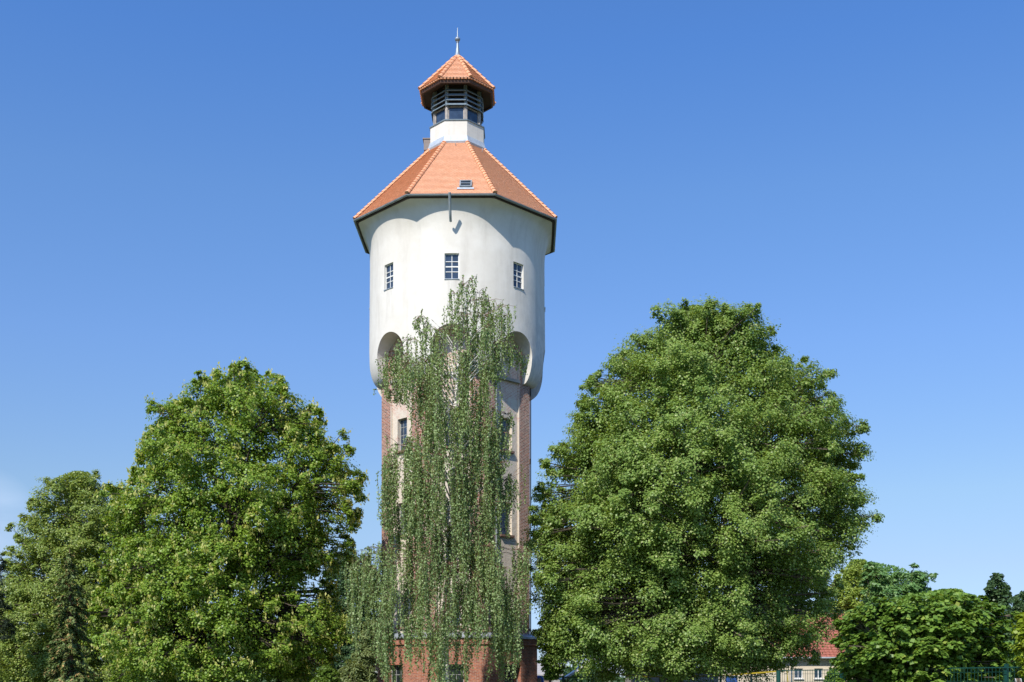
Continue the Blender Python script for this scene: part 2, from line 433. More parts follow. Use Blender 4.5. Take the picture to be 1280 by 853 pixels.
M['needle'] = leaf_mat('spruce_needle', [(0, (0.087, 0.142, 0.041)), (.6, (0.145, 0.208, 0.060)), (.85, (0.193, 0.246, 0.070)), (.9, (0.347, 0.208, 0.087)), (1, (0.425, 0.265, 0.104))], .08, .6, .1)
M['pine_needle'] = leaf_mat('dark_pine_needle', [(0, (.015, .03, .014)), (.6, (.028, .045, .02)), (1, (.045, .06, .026))], .08, .6, .1)

def ground_mat():
    m, N, L, P = newmat('mown_grass')
    a = noise(N, L, .25, 8, .65); b = noise(N, L, 14, 4)
    col = mixc(N, L, ramp(N, L, a, .3, .7), (.045, .075, .02), (.085, .11, .035))
    col = mixc(N, L, ramp(N, L, b, .4, .8, 0, .5), col, (.11, .10, .05))
    L.new(col, P.inputs['Base Color']); P.inputs['Roughness'].default_value = .95
    return m

# ------------------------------------------------------------------ ground
g = MB(); S = 2500
g.face([(-S, -S, 0), (S, -S, 0), (S, S, 0), (-S, S, 0)])
tag(g.build('ground', ground_mat()), kind='structure')

# ------------------------------------------------------------------ the water tower
PH0 = R_(-0.75)                                               # azimuth of the front face
RV = PH0 + math.pi / 8                                        # azimuth of the first corner
c8 = math.cos(math.pi / 8)
tower = thing('water_tower', (0, 0, 0), 'tall white and brick water tower with an orange tiled roof and lantern', 'water tower')
phis = [PH0 + k * math.pi / 4 for k in range(8)]

# plinth: brick octagon with window openings
PR = 5.0; PA = PR * c8
hw = PR * math.sin(math.pi / 8)
pw = MB()
for ph in phis:
    wall(pw, nrm(ph) * PA, tng(ph), nrm(ph), -hw, hw, 0, 3.72, [(-.62, .62, 1.0, 2.62)], .32)
pw.build('plinth_wall', M['plinth_brick'], tower)
fr = MB(); fr.ring([(PR - .25, 3.72), (PR + .10, 3.72), (PR + .10, 4.06), (PR - .25, 4.06)], 8, RV, True)
fr.build('frieze', M['plinth_brick'], tower)
cn = MB(); cn.ring([(4.3, 4.07), (PR + .20, 4.07), (PR + .20, 4.17), (PR + .14, 4.20), (4.3, 4.46)], 8, RV, True)
cn.build('cornice', M['zinc'], tower)
for ph in phis:
    n, t = nrm(ph), tng(ph)
    window(tower, n * (PA - .30) + Z * 1.0, t, n, 1.24, 1.62, 3, [.33, .66], M['old_frame'], M['dark_glass'], .035, .05, .05)
    b = MB(); b.obox(n * (PA - .29) + Z * .90 - t * .7, t * 1.4, n * .37, Z * .098)
    b.build('sill', M['sill'], tower)

# shaft: eight plastered panels between eight brick corner pilasters
SR = 4.55; SA = SR * c8; sw = SR * math.sin(math.pi / 8); pl = .80; rec = .10
Z0, Z1 = 4.30, 21.7
levels = [(4.75, 6.55), (9.85, 11.65), (14.55, 16.35)]
for ph in phis:
    n, t = nrm(ph), tng(ph)
    ops = [(-.42, .42, a, b) for a, b in levels]
    m = MB()
    e = sw - pl
    wall(m, n * (SA - rec), t, n, -e, e, Z0, Z1, ops, .26)
    for q in (-1, 1):                                          # plastered return against the pilaster
        m.obox(n * (SA - rec + .002) + t * (q * (e - .035) - .035) + Z * Z0, t * .07, n * (rec - .012), Z * (Z1 - Z0))
    m.build('wall_panel', M['plaster'], tower)
    for a, b in levels:
        window(tower, n * (SA - rec - .25) + Z * a, t, n, .84, b - a, 3, [.25, .5, .75], M['old_frame'], M['glass'], .03, .045, .05)
        q = MB(); q.obox(n * (SA - rec - .24) + Z * (a - .12) - t * .52, t * 1.04, n * .37, Z * .118)
        q.build('sill', M['sill'], tower)
    lg = MB(); lg.obox(n * (SA - rec - .05) + Z * 18.42 - t * (e - .01), t * (2 * e - .02), n * .22, Z * .16)
    lg.build('ledge', M['stone'], tower)
for k in range(8):
    a, b = phis[k], phis[(k + 1) % 8]
    cx = nrm(a + math.pi / 8) * SR
    A = nrm(a) * SA + tng(a) * (sw - pl); B = nrm(b) * SA - tng(b) * (sw - pl)
    Ai = A - nrm(a) * (rec + .1); Bi = B - nrm(b) * (rec + .1); ci = nrm(a + math.pi / 8) * (SR - .35)
    m = MB()
    rows = [[p + Z * z for p in (A, cx, B, Bi, ci, Ai)] for z in (Z0, Z1)]
    m.grid(rows, True); m.face([p for p in rows[1]])
    m.build('corner_pilaster', M['brick'], tower)

dp = MB()                                                     # rain pipe in the corner of the recess
for k, u in ((1, -(sw - pl) + .09),):
    n, t = nrm(phis[k]), tng(phis[k])
    P0 = n * (SA - rec + .09) + t * u
    dp.tube([P0 + Z * 4.4, P0 + Z * 18.3], .065, 8)
dp.build('rain_pipe', M['gutter'], tower, 40)
lc = MB()                                                     # lightning conductor on the edge of the pilaster
P0 = nrm(phis[1] + math.pi / 8) * (SR + .05)
lc.tube([P0 + Z * .2, P0 + Z * 18.3], .035, 6)
lc.build('lightning_cable', M['black_metal'], tower)

# head: a thick round drum with arches and window openings cut through it
HR = 5.06
NS = 160
def octr(phi, Rc):
    d = ((phi - PH0 + math.pi / 8) % (math.pi / 4)) - math.pi / 8
    return Rc * c8 / math.cos(d)
prof = []                                                     # (z, blend to octagon, radius)
for i in range(11):
    s = i / 10; prof.append((27.52 - 1.75 * s, 1 - math.sqrt(max(0, 1 - (1 - s) ** 2)), HR))
zz = 25.4
while zz > 20.0: prof.append((zz, 0, HR + .004 * (25.4 - zz) * 2)); zz -= .6
Rb = HR + .043
for i in range(0, 15):
    s = i / 14 * math.pi / 2
    prof.append((19.95 - 1.55 * math.sin(s), 0, 4.42 + (Rb - 4.42) * math.cos(s)))
prof += [(18.4, 0, 3.9), (21.4, 0, 3.9)]
rows = []
for z, bl, r in prof:
    rows.append([((1 - bl) * r + bl * octr(2 * math.pi * j / NS, 5.95)) for j in range(NS)])
bm = bmesh.new()
vr = [[bm.verts.new((rr * math.sin(2 * math.pi * j / NS), -rr * math.cos(2 * math.pi * j / NS), prof[i][0])) for j, rr in enumerate(row)] for i, row in enumerate(rows)]
for i in range(len(vr) - 1):
    for j in range(NS):
        bm.faces.new((vr[i][j], vr[i + 1][j], vr[i + 1][(j + 1) % NS], vr[i][(j + 1) % NS]))
bm.faces.new(vr[0]); bm.faces.new(vr[-1])
bmesh.ops.recalc_face_normals(bm, faces=bm.faces)
hm = bpy.data.meshes.new('tank_wall'); bm.to_mesh(hm); bm.free()
ho = bpy.data.objects.new('tank_wall', hm); C.objects.link(ho)
cut = MB()
AW, AZ = 1.16, 19.78
for ph in phis:
    n, t = nrm(ph), tng(ph)
    loop = [(-AW, 18.1), (AW, 18.1)] + [(AW * math.cos(a), AZ + AW * math.sin(a)) for a in [math.pi * i / 24 for i in range(25)]]
    a = [n * 3.3 + t * u + Z * z for u, z in loop]; b = [n * 6.0 + t * u + Z * z for u, z in loop]
    k = len(cut.v); cut.v += [tuple(p) for p in a + b]; q = len(loop)
    cut.f.append(tuple(k + i for i in range(q))); cut.f.append(tuple(k + q + i for i in reversed(range(q))))
    for i in range(q): cut.f.append((k + i, k + (i + 1) % q, k + q + (i + 1) % q, k + q + i))
    cut.obox(n * (HR - .30) + Z * 23.34 - t * .39, t * .78, n * .9, Z * 1.38)
cm = bpy.data.meshes.new('cut'); cm.from_pydata(cut.v, [], cut.f)
bm = bmesh.new(); bm.from_mesh(cm); bmesh.ops.recalc_face_normals(bm, faces=bm.faces); bm.to_mesh(cm); bm.free()
cutter = bpy.data.objects.new('cut', cm); C.objects.link(cutter)
md = ho.modifiers.new('b', 'BOOLEAN'); md.operation = 'DIFFERENCE'; md.object = cutter; md.solver = 'EXACT'
dg = bpy.context.evaluated_depsgraph_get()
me = bpy.data.meshes.new_from_object(ho.evaluated_get(dg))
bpy.data.objects.remove(ho); bpy.data.objects.remove(cutter)
me.name = 'tank_wall'
finish(me, 'tank_wall', M['render'], tower, 32)
for ph in phis:
    n, t = nrm(ph), tng(ph)
    window(tower, n * (HR - .16) + Z * 23.345, t, n, .77, 1.37, 2, [.30, (.5, .065), .70], M['white_paint'], M['glass'], .034, .042, .06)
    b = MB(); b.obox(n * (HR - .14) + Z * 23.305 - t * .40, t * .80, n * .19, Z * .037)
    b.build('sill', M['zinc'], tower)

# eaves, gutter, pipe
ev = MB(); ev.ring([(5.80, 27.50), (6.03, 27.50), (6.03, 27.60), (5.80, 27.60)], 8, RV, True)
ev.build('eaves_board', M['dark_wood'], tower)
gt = MB()
gp = [(6.03 + .085 + .085 * math.cos(a), 27.63 + .085 * math.sin(a)) for a in [math.pi + math.pi * i / 8 for i in range(9)]]
gi = [(6.03 + .085 + .072 * math.cos(a), 27.63 + .072 * math.sin(a)) for a in [2 * math.pi - math.pi * i / 8 for i in range(9)]]
gt.ring(gp + gi, 8, RV, True)
gt.build('gutter', M['gutter'], tower)
sp = MB()
pn = nrm(R_(-1.2)); r0 = 5.86
sp.tube([pn * 6.10 + Z * 27.55, pn * 5.62 + Z * 26.55, pn * 5.55 + Z * 26.42, pn * 5.36 + Z * 26.32], .075, 10)
sp.build('spout', M['zinc'], tower, 50)

# main roof, course by course
def tiled(mb, R0, z0, R1, z1, rows, lip, uvw=1.0):
    for k, ph in enumerate(phis):
        n, t = nrm(ph), tng(ph)
        sl = math.hypot((R0 - R1) * c8, z1 - z0)
        up = (n * (-(R0 - R1) * c8) + Z * (z1 - z0)).normalized()
        no = t.cross(up)
        base = n * (R0 * c8) + Z * z0
        for i in range(rows):
            a, b = i / rows, (i + 1) / rows
            ha = (R0 + (R1 - R0) * a) * math.sin(math.pi / 8); hb = (R0 + (R1 - R0) * b) * math.sin(math.pi / 8)
            pa = base + up * (sl * a); pb = base + up * (sl * b)
            rh = sl / rows
            if i:
                mb.face([pa - t * ha, pa + t * ha, pa + t * ha + no * lip, pa - t * ha + no * lip], [(0, 0), (0, 0), (0, .01), (0, .01)])
            V0 = .2 * i; off = k * 3.17
            mb.face([pa - t * ha + no * lip, pa + t * ha + no * lip, pb + t * hb, pb - t * hb],
                    [(off - ha, V0), (off + ha, V0), (off + hb, V0 + .2), (off - hb, V0 + .2)])
def hips(par, R0, z0, R1, z1, num, rad):
    for k in range(8):
        mb = MB()
        d = nrm(RV + k * math.pi / 4)
        A = d * R0 + Z * z0; B = d * R1 + Z * z1
        up = (B - A).normalized(); side = tng(RV + k * math.pi / 4); out = side.cross(up)
        for i in range(num):
            p = A.lerp(B, i / num); q = A.lerp(B, (i + 1.12) / num)
            rows = []
            for pp, rr, lift in ((p, rad * 1.09, .016), (p.lerp(q, .5), rad, .008), (q, rad * .9, -.008)):
                rows.append([pp + out * (lift + rr * math.sin(a) * .95 - .02) + side * rr * math.cos(a) for a in [math.pi * j / 6 for j in range(7)]])
            mb.grid(rows)
            mb.face([x for x in rows[0]])
        mb.build('hip_tiles', M['hip'], par, 40)
RT, ZT = 1.58, 32.45
rf = MB(); tiled(rf, 6.11, 27.66, RT, ZT, 46, .032)
roof = rf.build('roof', M['tile'], tower)
hips(roof, 6.13, 27.70, RT, ZT + .02, 22, .125)
# skylight and snow hooks on the front slope
up = (nrm(PH0) * (-(6.11 - RT) * c8) + Z * (ZT - 27.66)).normalized(); no = tng(PH0).cross(up); t0 = tng(PH0)
base = nrm(PH0) * (6.11 * c8) + Z * 27.66
o = base + up * .62 + t0 * .42
m = MB()
for a in ((0, .07, 0, .68), (.59, .66, 0, .68), (.07, .59, 0, .07), (.07, .59, .61, .68), (.07, .59, .30, .36)):
    m.obox(o + t0 * a[0] + up * a[2] + no * .02, t0 * (a[1] - a[0]), up * (a[3] - a[2]), no * .12)
sky_l = m.build('skylight', M['gutter'], tower)
m = MB(); m.obox(o + t0 * .03 + up * .03 + no * .05, t0 * .6, up * .6, no * .03); m.build('pane', M['glass'], sky_l)
m = MB(); m.obox(o - t0 * .12 - up * .20 + no * .042, t0 * .9, up * .195, no * .02); m.build('apron', M['lead'], sky_l)
for k, (u, s) in ((0, (.0, 5.75)), (1, (.1, 5.6)), (7, (-.1, 5.6))):
    ph = phis[k]; n, t = nrm(ph), tng(ph)
    upk = (n * (-(6.11 - RT) * c8) + Z * (ZT - 27.66)).normalized(); nok = t.cross(upk)
    p = n * (6.11 * c8) + Z * 27.66 + upk * s + t * u
    m = MB(); m.tube([p, p + nok * .14, p + nok * .16 + upk * .14], .018, 5); m.build('roof_hook', M['zinc'], tower)

# lantern
LR = 1.66
m = MB(); m.ring([(LR - .4, 32.2), (LR, 32.2), (LR, 33.62), (LR - .4, 33.62)], 8, RV, True)
m.build('lantern_wall', M['render'], tower)
m = MB(); m.ring([(LR + .02, 32.1), (LR + .16, 32.38), (LR + .14, 32.40), (LR + .022, 32.74), (LR + .003, 32.74)], 8, RV, True)
m.build('flashing', M['lead'], tower)
m = MB(); m.ring([(LR - .3, 33.60), (LR + .05, 33.60), (LR + .06, 33.66), (LR - .3, 33.72)], 8, RV, True)
m.build('lantern_ledge', M['louvre'], tower)
WR = 1.46; wa = WR * c8; wh = WR * math.sin(math.pi / 8)
m = MB(); m.ring([(WR - .22, 33.7), (WR - .22, 35.9)], 8, RV); m.build('lantern_core', M['dark_wood'], tower)
for k, ph in enumerate(phis):
    n, t = nrm(ph), tng(ph)
    m = MB(); d = nrm(ph + math.pi / 8); s = tng(ph + math.pi / 8)
    m.obox(d * (WR - .17) - s * .08 + Z * 33.69, s * .16, d * .17, Z * 2.2)
    m.build('lantern_post', M['post_wood'], tower)
    window(tower, n * (wa - .10) + Z * 33.70, t, n, 2 * wh - .17, .84, 1, [], M['post_wood'], M['glass'], .04, .07, .06)
    m = MB()
    e = wh + .005
    for i in range(4):
        z = 34.50 + i * .27
        m.obox(n * (wa - .02) + Z * (z + .17) - t * e, t * 2 * e, n * .15 - Z * .17, (Z * .6 + n * .55).normalized() * .03)
    for q in (-1, 1):
        m.obox(n * (wa - .05) + t * (q * (e - .0)) - t * .03 + Z * 34.5, t * .06, n * .09, Z * 1.35)
    m.build('louvre', M['louvre'], tower)
# lantern roof
E0, ZE = 2.30, 35.72
m = MB(); m.ring([(1.40, 35.72), (2.12, 35.58), (2.12, 35.64), (1.40, 35.82)], 8, RV, True); m.build('lantern_soffit', M['dark_wood'], tower)
m = MB(); m.ring([(2.08, 35.50), (2.19, 35.50), (2.23, 35.69), (2.08, 35.69)], 8, RV, True); m.build('fascia', M['fascia'], tower)
m = MB(); tiled(m, E0, ZE, .10, 38.06, 17, .04)
lr = m.build('lantern_roof', M['tile'], tower)
hips(lr, E0 + .02, ZE + .03, .12, 38.06, 8, .115)
m = MB()                                                      # little ragged tile ends along the eaves
for ph in phis:
    n, t = nrm(ph), tng(ph); ee = E0 * math.sin(math.pi / 8)
    k = int(2 * ee / .18)
    for i in range(k):
        u = -ee + (i + .5) * 2 * ee / k
        m.obox(n * (E0 * c8 - .06) + t * (u - .07) + Z * (ZE - .055), t * .14, n * .09, Z * .05)
m.build('eaves_tiles', M['hip'], lr)
m = MB()
pf = [(.30, 37.86), (.20, 38.08), (.13, 38.28), (.085, 38.6), (.06, 38.86), (.06, 38.9)]
m.ring(pf, 16, 0)
m.ring([(.05, 38.88), (.085, 38.9), (.085, 38.93), (.06, 38.95)], 16, 0)
bp_ = [(.02 + .14 * math.cos(a), 39.08 + .13 * math.sin(a)) for a in [-math.pi / 2 + math.pi * i / 8 for i in range(9)]]
m.ring([(.05, 38.94)] + bp_ + [(.05, 39.22), (.035, 39.3), (.02, 39.72), (.004, 39.78)], 16, 0)
m.build('finial', M['finial'], tower, 40)
# little hooded vent box on the western side of the lantern wall
ph = phis[6]; n, t = nrm(ph), tng(ph)
m = MB(); q = n * (LR * c8 - .01)
m.obox(q - t * .3 + Z * 32.52, t * .6, n * .42, Z * .62)
m.obox(q - t * .34 + Z * 33.14, t * .68, n * .48, Z * .06)
m.build('vent_box', plain('brown_grey_sheet', (.20, .165, .155), .6), tower)

# ------------------------------------------------------------------ trees
def leafmesh(name, mat, parent, Cn, A, B):
    """one mesh of kite-shaped leaves: centres, long half-axes, broad half-axes"""
    n = len(Cn)
    V = np.empty((n, 4, 3), np.float32)
    nn = np.cross(A, B); nn /= (np.linalg.norm(nn, axis=1, keepdims=True) + 1e-9)
    fold = nn * np.linalg.norm(B, axis=1, keepdims=True) * .22
    V[:, 0] = Cn - A; V[:, 1] = Cn + B - A * .12 + fold; V[:, 2] = Cn + A; V[:, 3] = Cn - B - A * .12 + fold
    off = np.array(parent.location, np.float32)
    V -= off
    me = bpy.data.meshes.new(name)
    me.vertices.add(n * 4); me.vertices.foreach_set('co', V.reshape(-1))
    me.loops.add(n * 4); me.loops.foreach_set('vertex_index', np.arange(n * 4, dtype=np.int32))
    me.polygons.add(n); me.polygons.foreach_set('loop_start', np.arange(0, n * 4, 4, dtype=np.int32))
    me.update(calc_edges=True)
    me.materials.append(mat)
    o = bpy.data.objects.new(name, me); C.objects.link(o); o.parent = parent
    return o

def unit(a): return a / (np.linalg.norm(a, axis=-1, keepdims=True) + 1e-9)

def leaf_axes(rng, nrmls, ln, wd, droop=.3):
    n = len(nrmls)
    r = rng.normal(size=(n, 3)); r[:, 2] -= droop * 1.5
    a = unit(r - nrmls * np.sum(r * nrmls, 1, keepdims=True))
    b = np.cross(nrmls, a)
    s = rng.uniform(.7, 1.25, (n, 1))
    return a * (ln * .5 * s), b * (wd * .5 * s)

def broad_tree(name, label, cat, d, tx, prof, leafm, barkm, seed, br=1.9, nb=70, kc=8, rc=.8, nsub=9, nleaf=40, ll=.15, lw=.14,
               bd=.9, tr=.35, flat=.85, fill=.1, vert=.75, seeds=0, sprig=2, reach=1.2, jit=.27, group=None, fmin=.55, zbot=None, droop=.12, trunk_top=.8, gap=.52, up=.4, limbs=True):
    rng = np.random.default_rng(seed); rnd = random.Random(seed)
    base = at(tx, HOR, d); base.z = 0
    root = thing(name, base, label, cat, group)
    zs = np.array([at(0, p[0], d).z for p in prof]); xl = np.array([at(p[1], 0, d).x for p in prof]); xr = np.array([at(p[2], 0, d).x for p in prof])
    o_ = np.argsort(zs); zs, xl, xr = zs[o_], xl[o_], xr[o_]
    zlo, zhi = zs[0], zs[-1]
    yc = base.y
    L = lambda z: np.interp(z, zs, xl); Rr = lambda z: np.interp(z, zs, xr)
    # --- boughs over the crown's shell, kept apart; each carries a cluster of clumps on its outer side
    wmax = (xr - xl).max()
    bg_ = []; tries = 0; ins = rc * .3
    while len(bg_) < nb and tries < nb * 80:
        tries += 1
        z = rnd.uniform(zlo, zhi); a = (Rr(z) - L(z)) / 2; xc = (Rr(z) + L(z)) / 2
        if rnd.random() > (a / (wmax / 2)) ** .8 + .12: continue
        r = br * rnd.uniform(.6, 1.25)
        ph = rnd.uniform(0, 2 * math.pi)
        if math.sin(ph) > .3 and rnd.random() < .35: continue   # a little thinner at the back
        r = min(r, max(a * .75, br * .35))
        f = rnd.uniform(fmin ** 2, 1) ** .5
        p = (xc + max(a - r * 1.0 - ins, 0) * f * math.cos(ph), yc + max(a * bd - r, .05) * f * math.sin(ph), min(z, zhi - r * 1.18 - ins))
        if any((p[0] - q[0]) ** 2 + (p[1] - q[1]) ** 2 + (p[2] - q[2]) ** 2 < (gap * (r + q[3])) ** 2 for q in bg_): continue
        bg_.append((*p, r))
    for i in range(int(nb * .3)):                              # boughs on the outline keep the crown's shape
        z = zlo + (zhi - zlo) * (i + rnd.uniform(.2, .8)) / (nb * .3)
        for s_ in (-1, 1):
            r = br * rnd.uniform(.3, .75)
            r = min(r, max((Rr(z) - L(z)) * .4, br * .2))
            x = L(z) + r * 1.0 + ins if s_ < 0 else Rr(z) - r * 1.0 - ins
            bg_.append((x + rnd.uniform(-.25, .1) * r * -s_ * -1, yc + rnd.uniform(-.35, .35) * wmax * .4, min(z, zhi - r * 1.15 - ins), r))
    cl = []
    for x, y, z, r in bg_:
        o_ = Vector((x - (L(z) + Rr(z)) / 2, y - yc, .35 * wmax * .3)).normalized()
        k = max(2, int(round(kc * (r / br) ** 1.6)))
        mine = []
        for _ in range(k * 14):
            if len(mine) >= k: break
            dv = (Vector((rnd.gauss(0, 1), rnd.gauss(0, 1), rnd.gauss(0, 1))).normalized() + o_ * .5 + Vector((0, 0, .3))).normalized()
            rr = rc * rnd.uniform(.65, 1.25); rr = min(rr, r * .75)
            q = Vector((x, y, z)) + Vector((dv.x, dv.y, dv.z * .85)) * max(.1, r - rr * .6) * rnd.uniform(.8, 1.05)
            if any((q - m_[0]).length < .62 * (rr + m_[1]) for m_ in mine): continue
            mine.append((q, rr)); cl.append((q.x, q.y, q.z, rr))
        for _ in range(sprig):                                 # shoots standing out of the bough
            dv = (Vector((rnd.gauss(0, 1), rnd.gauss(0, 1), rnd.gauss(0, 1))).normalized() + o_ * .6 + Vector((0, 0, .5))).normalized()
            q = Vector((x, y, z)) + dv * r * rnd.uniform(.98, reach)
            cl.append((q.x, q.y, q.z, rc * rnd.uniform(.3, .5)))
    # --- trunk and limbs
    m = MB()
    top = Vector(((L(zhi * .9) + Rr(zhi * .9)) / 2, yc, zhi * trunk_top))
    nseg = 9; tp = []; tr_ = []
    for i in range(nseg + 1):
        s = i / nseg
        p = base.lerp(top, s); p.x += math.sin(s * 4 + seed) * .012 * zhi; p.y += math.cos(s * 3.1 + seed) * .012 * zhi * s
        tp.append(p); tr_.append(tr * (1 - s) ** .8 * (1.35 if i == 0 else 1) + .03)
    m.tube(tp, tr_, 10)
    hubs = []
    nl = 14 if limbs else 6
    for i in range(nl):
        s = .22 + .7 * i / nl
        p = base.lerp(top, s); ang = i * 2.4 + seed; z = min(zhi * .95, p.z + (zhi - p.z) * rnd.uniform(.15, .5))
        a = (Rr(z) - L(z)) / 2 * rnd.uniform(.28, .48); xc = (Rr(z) + L(z)) / 2
        q = Vector((xc + a * math.cos(ang), yc + a * bd * math.sin(ang), z))
        k = tr * .45 * (1 - s * .7)
        pts = [p, p.lerp(q, .4) - Z * .04 * (q - p).length, q]
        mid = p.lerp(q, .7) + Z * .02 * (q - p).length
        pts = [p, pts[1], mid, q]
        m.tube(pts, [k, k * .75, k * .5, k * .3], 6, False)
        hubs += [(pts[1], k * .5), (mid, k * .4), (q, k * .3)]
    hubs += [(tp[i], tr_[i] * .4) for i in range(3, nseg + 1)]
    for x, y, z, r in cl:
        p = Vector((x, y, z))
        h, k = min(hubs, key=lambda h: (h[0] - p).length + max(0, h[0].z - p.z) * .8)
        k = min(k, .05 + .01 * (h - p).length)
        mid = h.lerp(p, .55) + Z * .06 * (p - h).length + Vector((rnd.uniform(-.1, .1), rnd.uniform(-.1, .1), 0)) * (p - h).length
        m.tube([h, mid, p + Vector((0, 0, r * .1))], [k, k * .6, .012], 4, False)
        for q in range(2):
            m.tube([mid.lerp(p, .5), p + Vector((rnd.uniform(-.6, .6), rnd.uniform(-.6, .6), rnd.uniform(-.2, .5))) * r], [k * .4, .008], 3, False)
    m.build('trunk', barkm, root, 50, recalc=False)
    # --- leaves: clump > spray > leaf
    cl = np.array(cl); n = len(cl)
    ctr = cl[:, :3]; r = cl[:, 3:4]
    axis = np.stack([(L(ctr[:, 2]) + Rr(ctr[:, 2])) / 2, np.full(n, yc), ctr[:, 2] - 1.2], 1)
    outw = unit(ctr - axis)
    ns = np.maximum(4, (nsub * (cl[:, 3] / rc) ** 1.7)).astype(int)
    idx = np.repeat(np.arange(n), ns)
    dirs = unit(rng.normal(size=(len(idx), 3)) + outw[idx] * .55 + np.array([0, 0, .45]))
    rad = rng.uniform(.35, 1, (len(idx), 1))
    sp_ = ctr[idx] + dirs * rad * r[idx] * np.array([1, 1, flat])
    rs = r[idx] * rng.uniform(.26, .46, (len(idx), 1))
    nl_ = np.maximum(6, (nleaf * rng.uniform(.5, 1.5, len(idx)))).astype(int)
    j = np.repeat(np.arange(len(idx)), nl_)
    d2 = np.clip(rng.normal(size=(len(j), 3)), -1.9, 1.9) * np.array([1, 1, vert])
    dh = np.linalg.norm(d2[:, :2], axis=1, keepdims=True)
    pos = sp_[j] + d2 * rs[j] * .75
    pos[:, 2:3] -= droop * rs[j] * np.minimum(dh, 2.5) ** 1.5 * .45
    so_ = unit(outw[idx][j] * .5 + dirs[j] * .7 + d2 * .35)
    nr = unit(np.array([0, 0, up]) + so_ * .6 + rng.normal(size=(len(j), 3)) * jit)
    if fill > 0:                                               # loose inner leaves
        k = int(len(j) * fill)
        z = rng.uniform(zlo, zhi, k); a = (Rr(z) - L(z)) / 2; xc = (Rr(z) + L(z)) / 2
        f = np.sqrt(rng.uniform(0, 1, k)) * .78; ph = rng.uniform(0, 2 * math.pi, k)
        pos = np.concatenate([pos, np.stack([xc + a * f * np.cos(ph), yc + a * bd * f * np.sin(ph), z], 1)])
        nr = np.concatenate([nr, unit(rng.normal(size=(k, 3)) + np.array([0, 0, .6]))])
    if zbot is not None:
        keep = pos[:, 2] > zbot; pos = pos[keep]; nr = nr[keep]
    A, B = leaf_axes(rng, nr, ll, lw)
    leafmesh('crown', leafm, root, pos, A, B)
    if seeds:                                                  # hanging bunches of winged seeds
        k = rng.choice(len(idx), min(seeds, len(idx) * 3))  if len(idx) >= seeds else rng.integers(0, len(idx), seeds)
        q = sp_[k] + dirs[k] * rs[k] * .9 + rng.normal(size=(len(k), 3)) * .12
        q = np.repeat(q, 5, 0) + rng.normal(size=(len(k) * 5, 3)) * np.array([.05, .05, .09])
        n5 = unit(rng.normal(size=(len(q), 3)) * np.array([1, 1, .4]))
        A, B = leaf_axes(rng, n5, .17, .085, 1.5)
        o = leafmesh('seed_bunches', M['seed'], root, q, A, B); o['kind'] = 'stuff'
    return root

T0 = 0
# the big linden right of the tower
broad_tree('linden_tree', 'large dense dark green linden right of the water tower', 'tree', 56, 846,
    [(384, 858, 878), (392, 838, 900), (408, 815, 945), (430, 795, 960), (455, 758, 985), (465, 748, 1018), (480, 735, 1022), (510, 714, 1034), (535, 702, 1050), (552, 694, 1078),
     (575, 684, 1084), (600, 670, 1080), (640, 660, 1082), (660, 655, 1084), (684, 654, 1072), (708, 655, 1066), (730, 657, 1054), (765, 660, 1046), (795, 664, 1040), (812, 680, 1018), (830, 695, 1000), (842, 790, 965)],
    M['linden_leaf'], M['bark'], 11, br=2.15, nb=118, kc=9, rc=.85, nsub=11, nleaf=74, ll=0.105, lw=0.095, tr=.42, bd=.95, fill=0.14, gap=0.49, sprig=2, jit=0.22, reach=1.13)
# the maple on the left
broad_tree('maple_tree', 'broad yellow-green maple hung with pale seeds left of the tower', 'tree', 60, 272,
    [(462, 286, 300), (470, 278, 336), (482, 262, 362), (500, 232, 376), (515, 204, 390), (535, 194, 406), (550, 182, 405), (560, 178, 418), (575, 165, 440), (600, 150, 455), (625, 142, 460), (650, 140, 452),
     (680, 135, 440), (700, 128, 425), (740, 118, 420), (780, 112, 445), (820, 118, 430), (850, 130, 415)],
    M['maple_leaf'], M['dark_bark'], 23, br=1.7, nb=88, kc=8, rc=.8, nsub=9, nleaf=52, ll=0.125, lw=0.115, tr=.42, bd=.9, fill=0.1, gap=0.56, seeds=5200, sprig=3, reach=1.36)
# the linden behind it at the left edge
broad_tree('pale_linden_tree', 'mid green linden behind the spruce at the left edge', 'tree', 74, 90,
    [(590, 88, 112), (598, 66, 125), (615, 60, 140), (640, 40, 165), (660, 22, 180), (680, 13, 190), (705, 12, 195), (725, 8, 200), (760, -25, 205), (800, -35, 205), (850, -30, 200)],
    M['small_linden_leaf'], M['bark'], 31, br=1.9, nb=74, kc=8, rc=.85, nsub=9, nleaf=56, ll=0.125, lw=0.112, tr=.35, bd=.9, fill=0.12, gap=0.48, jit=0.24)

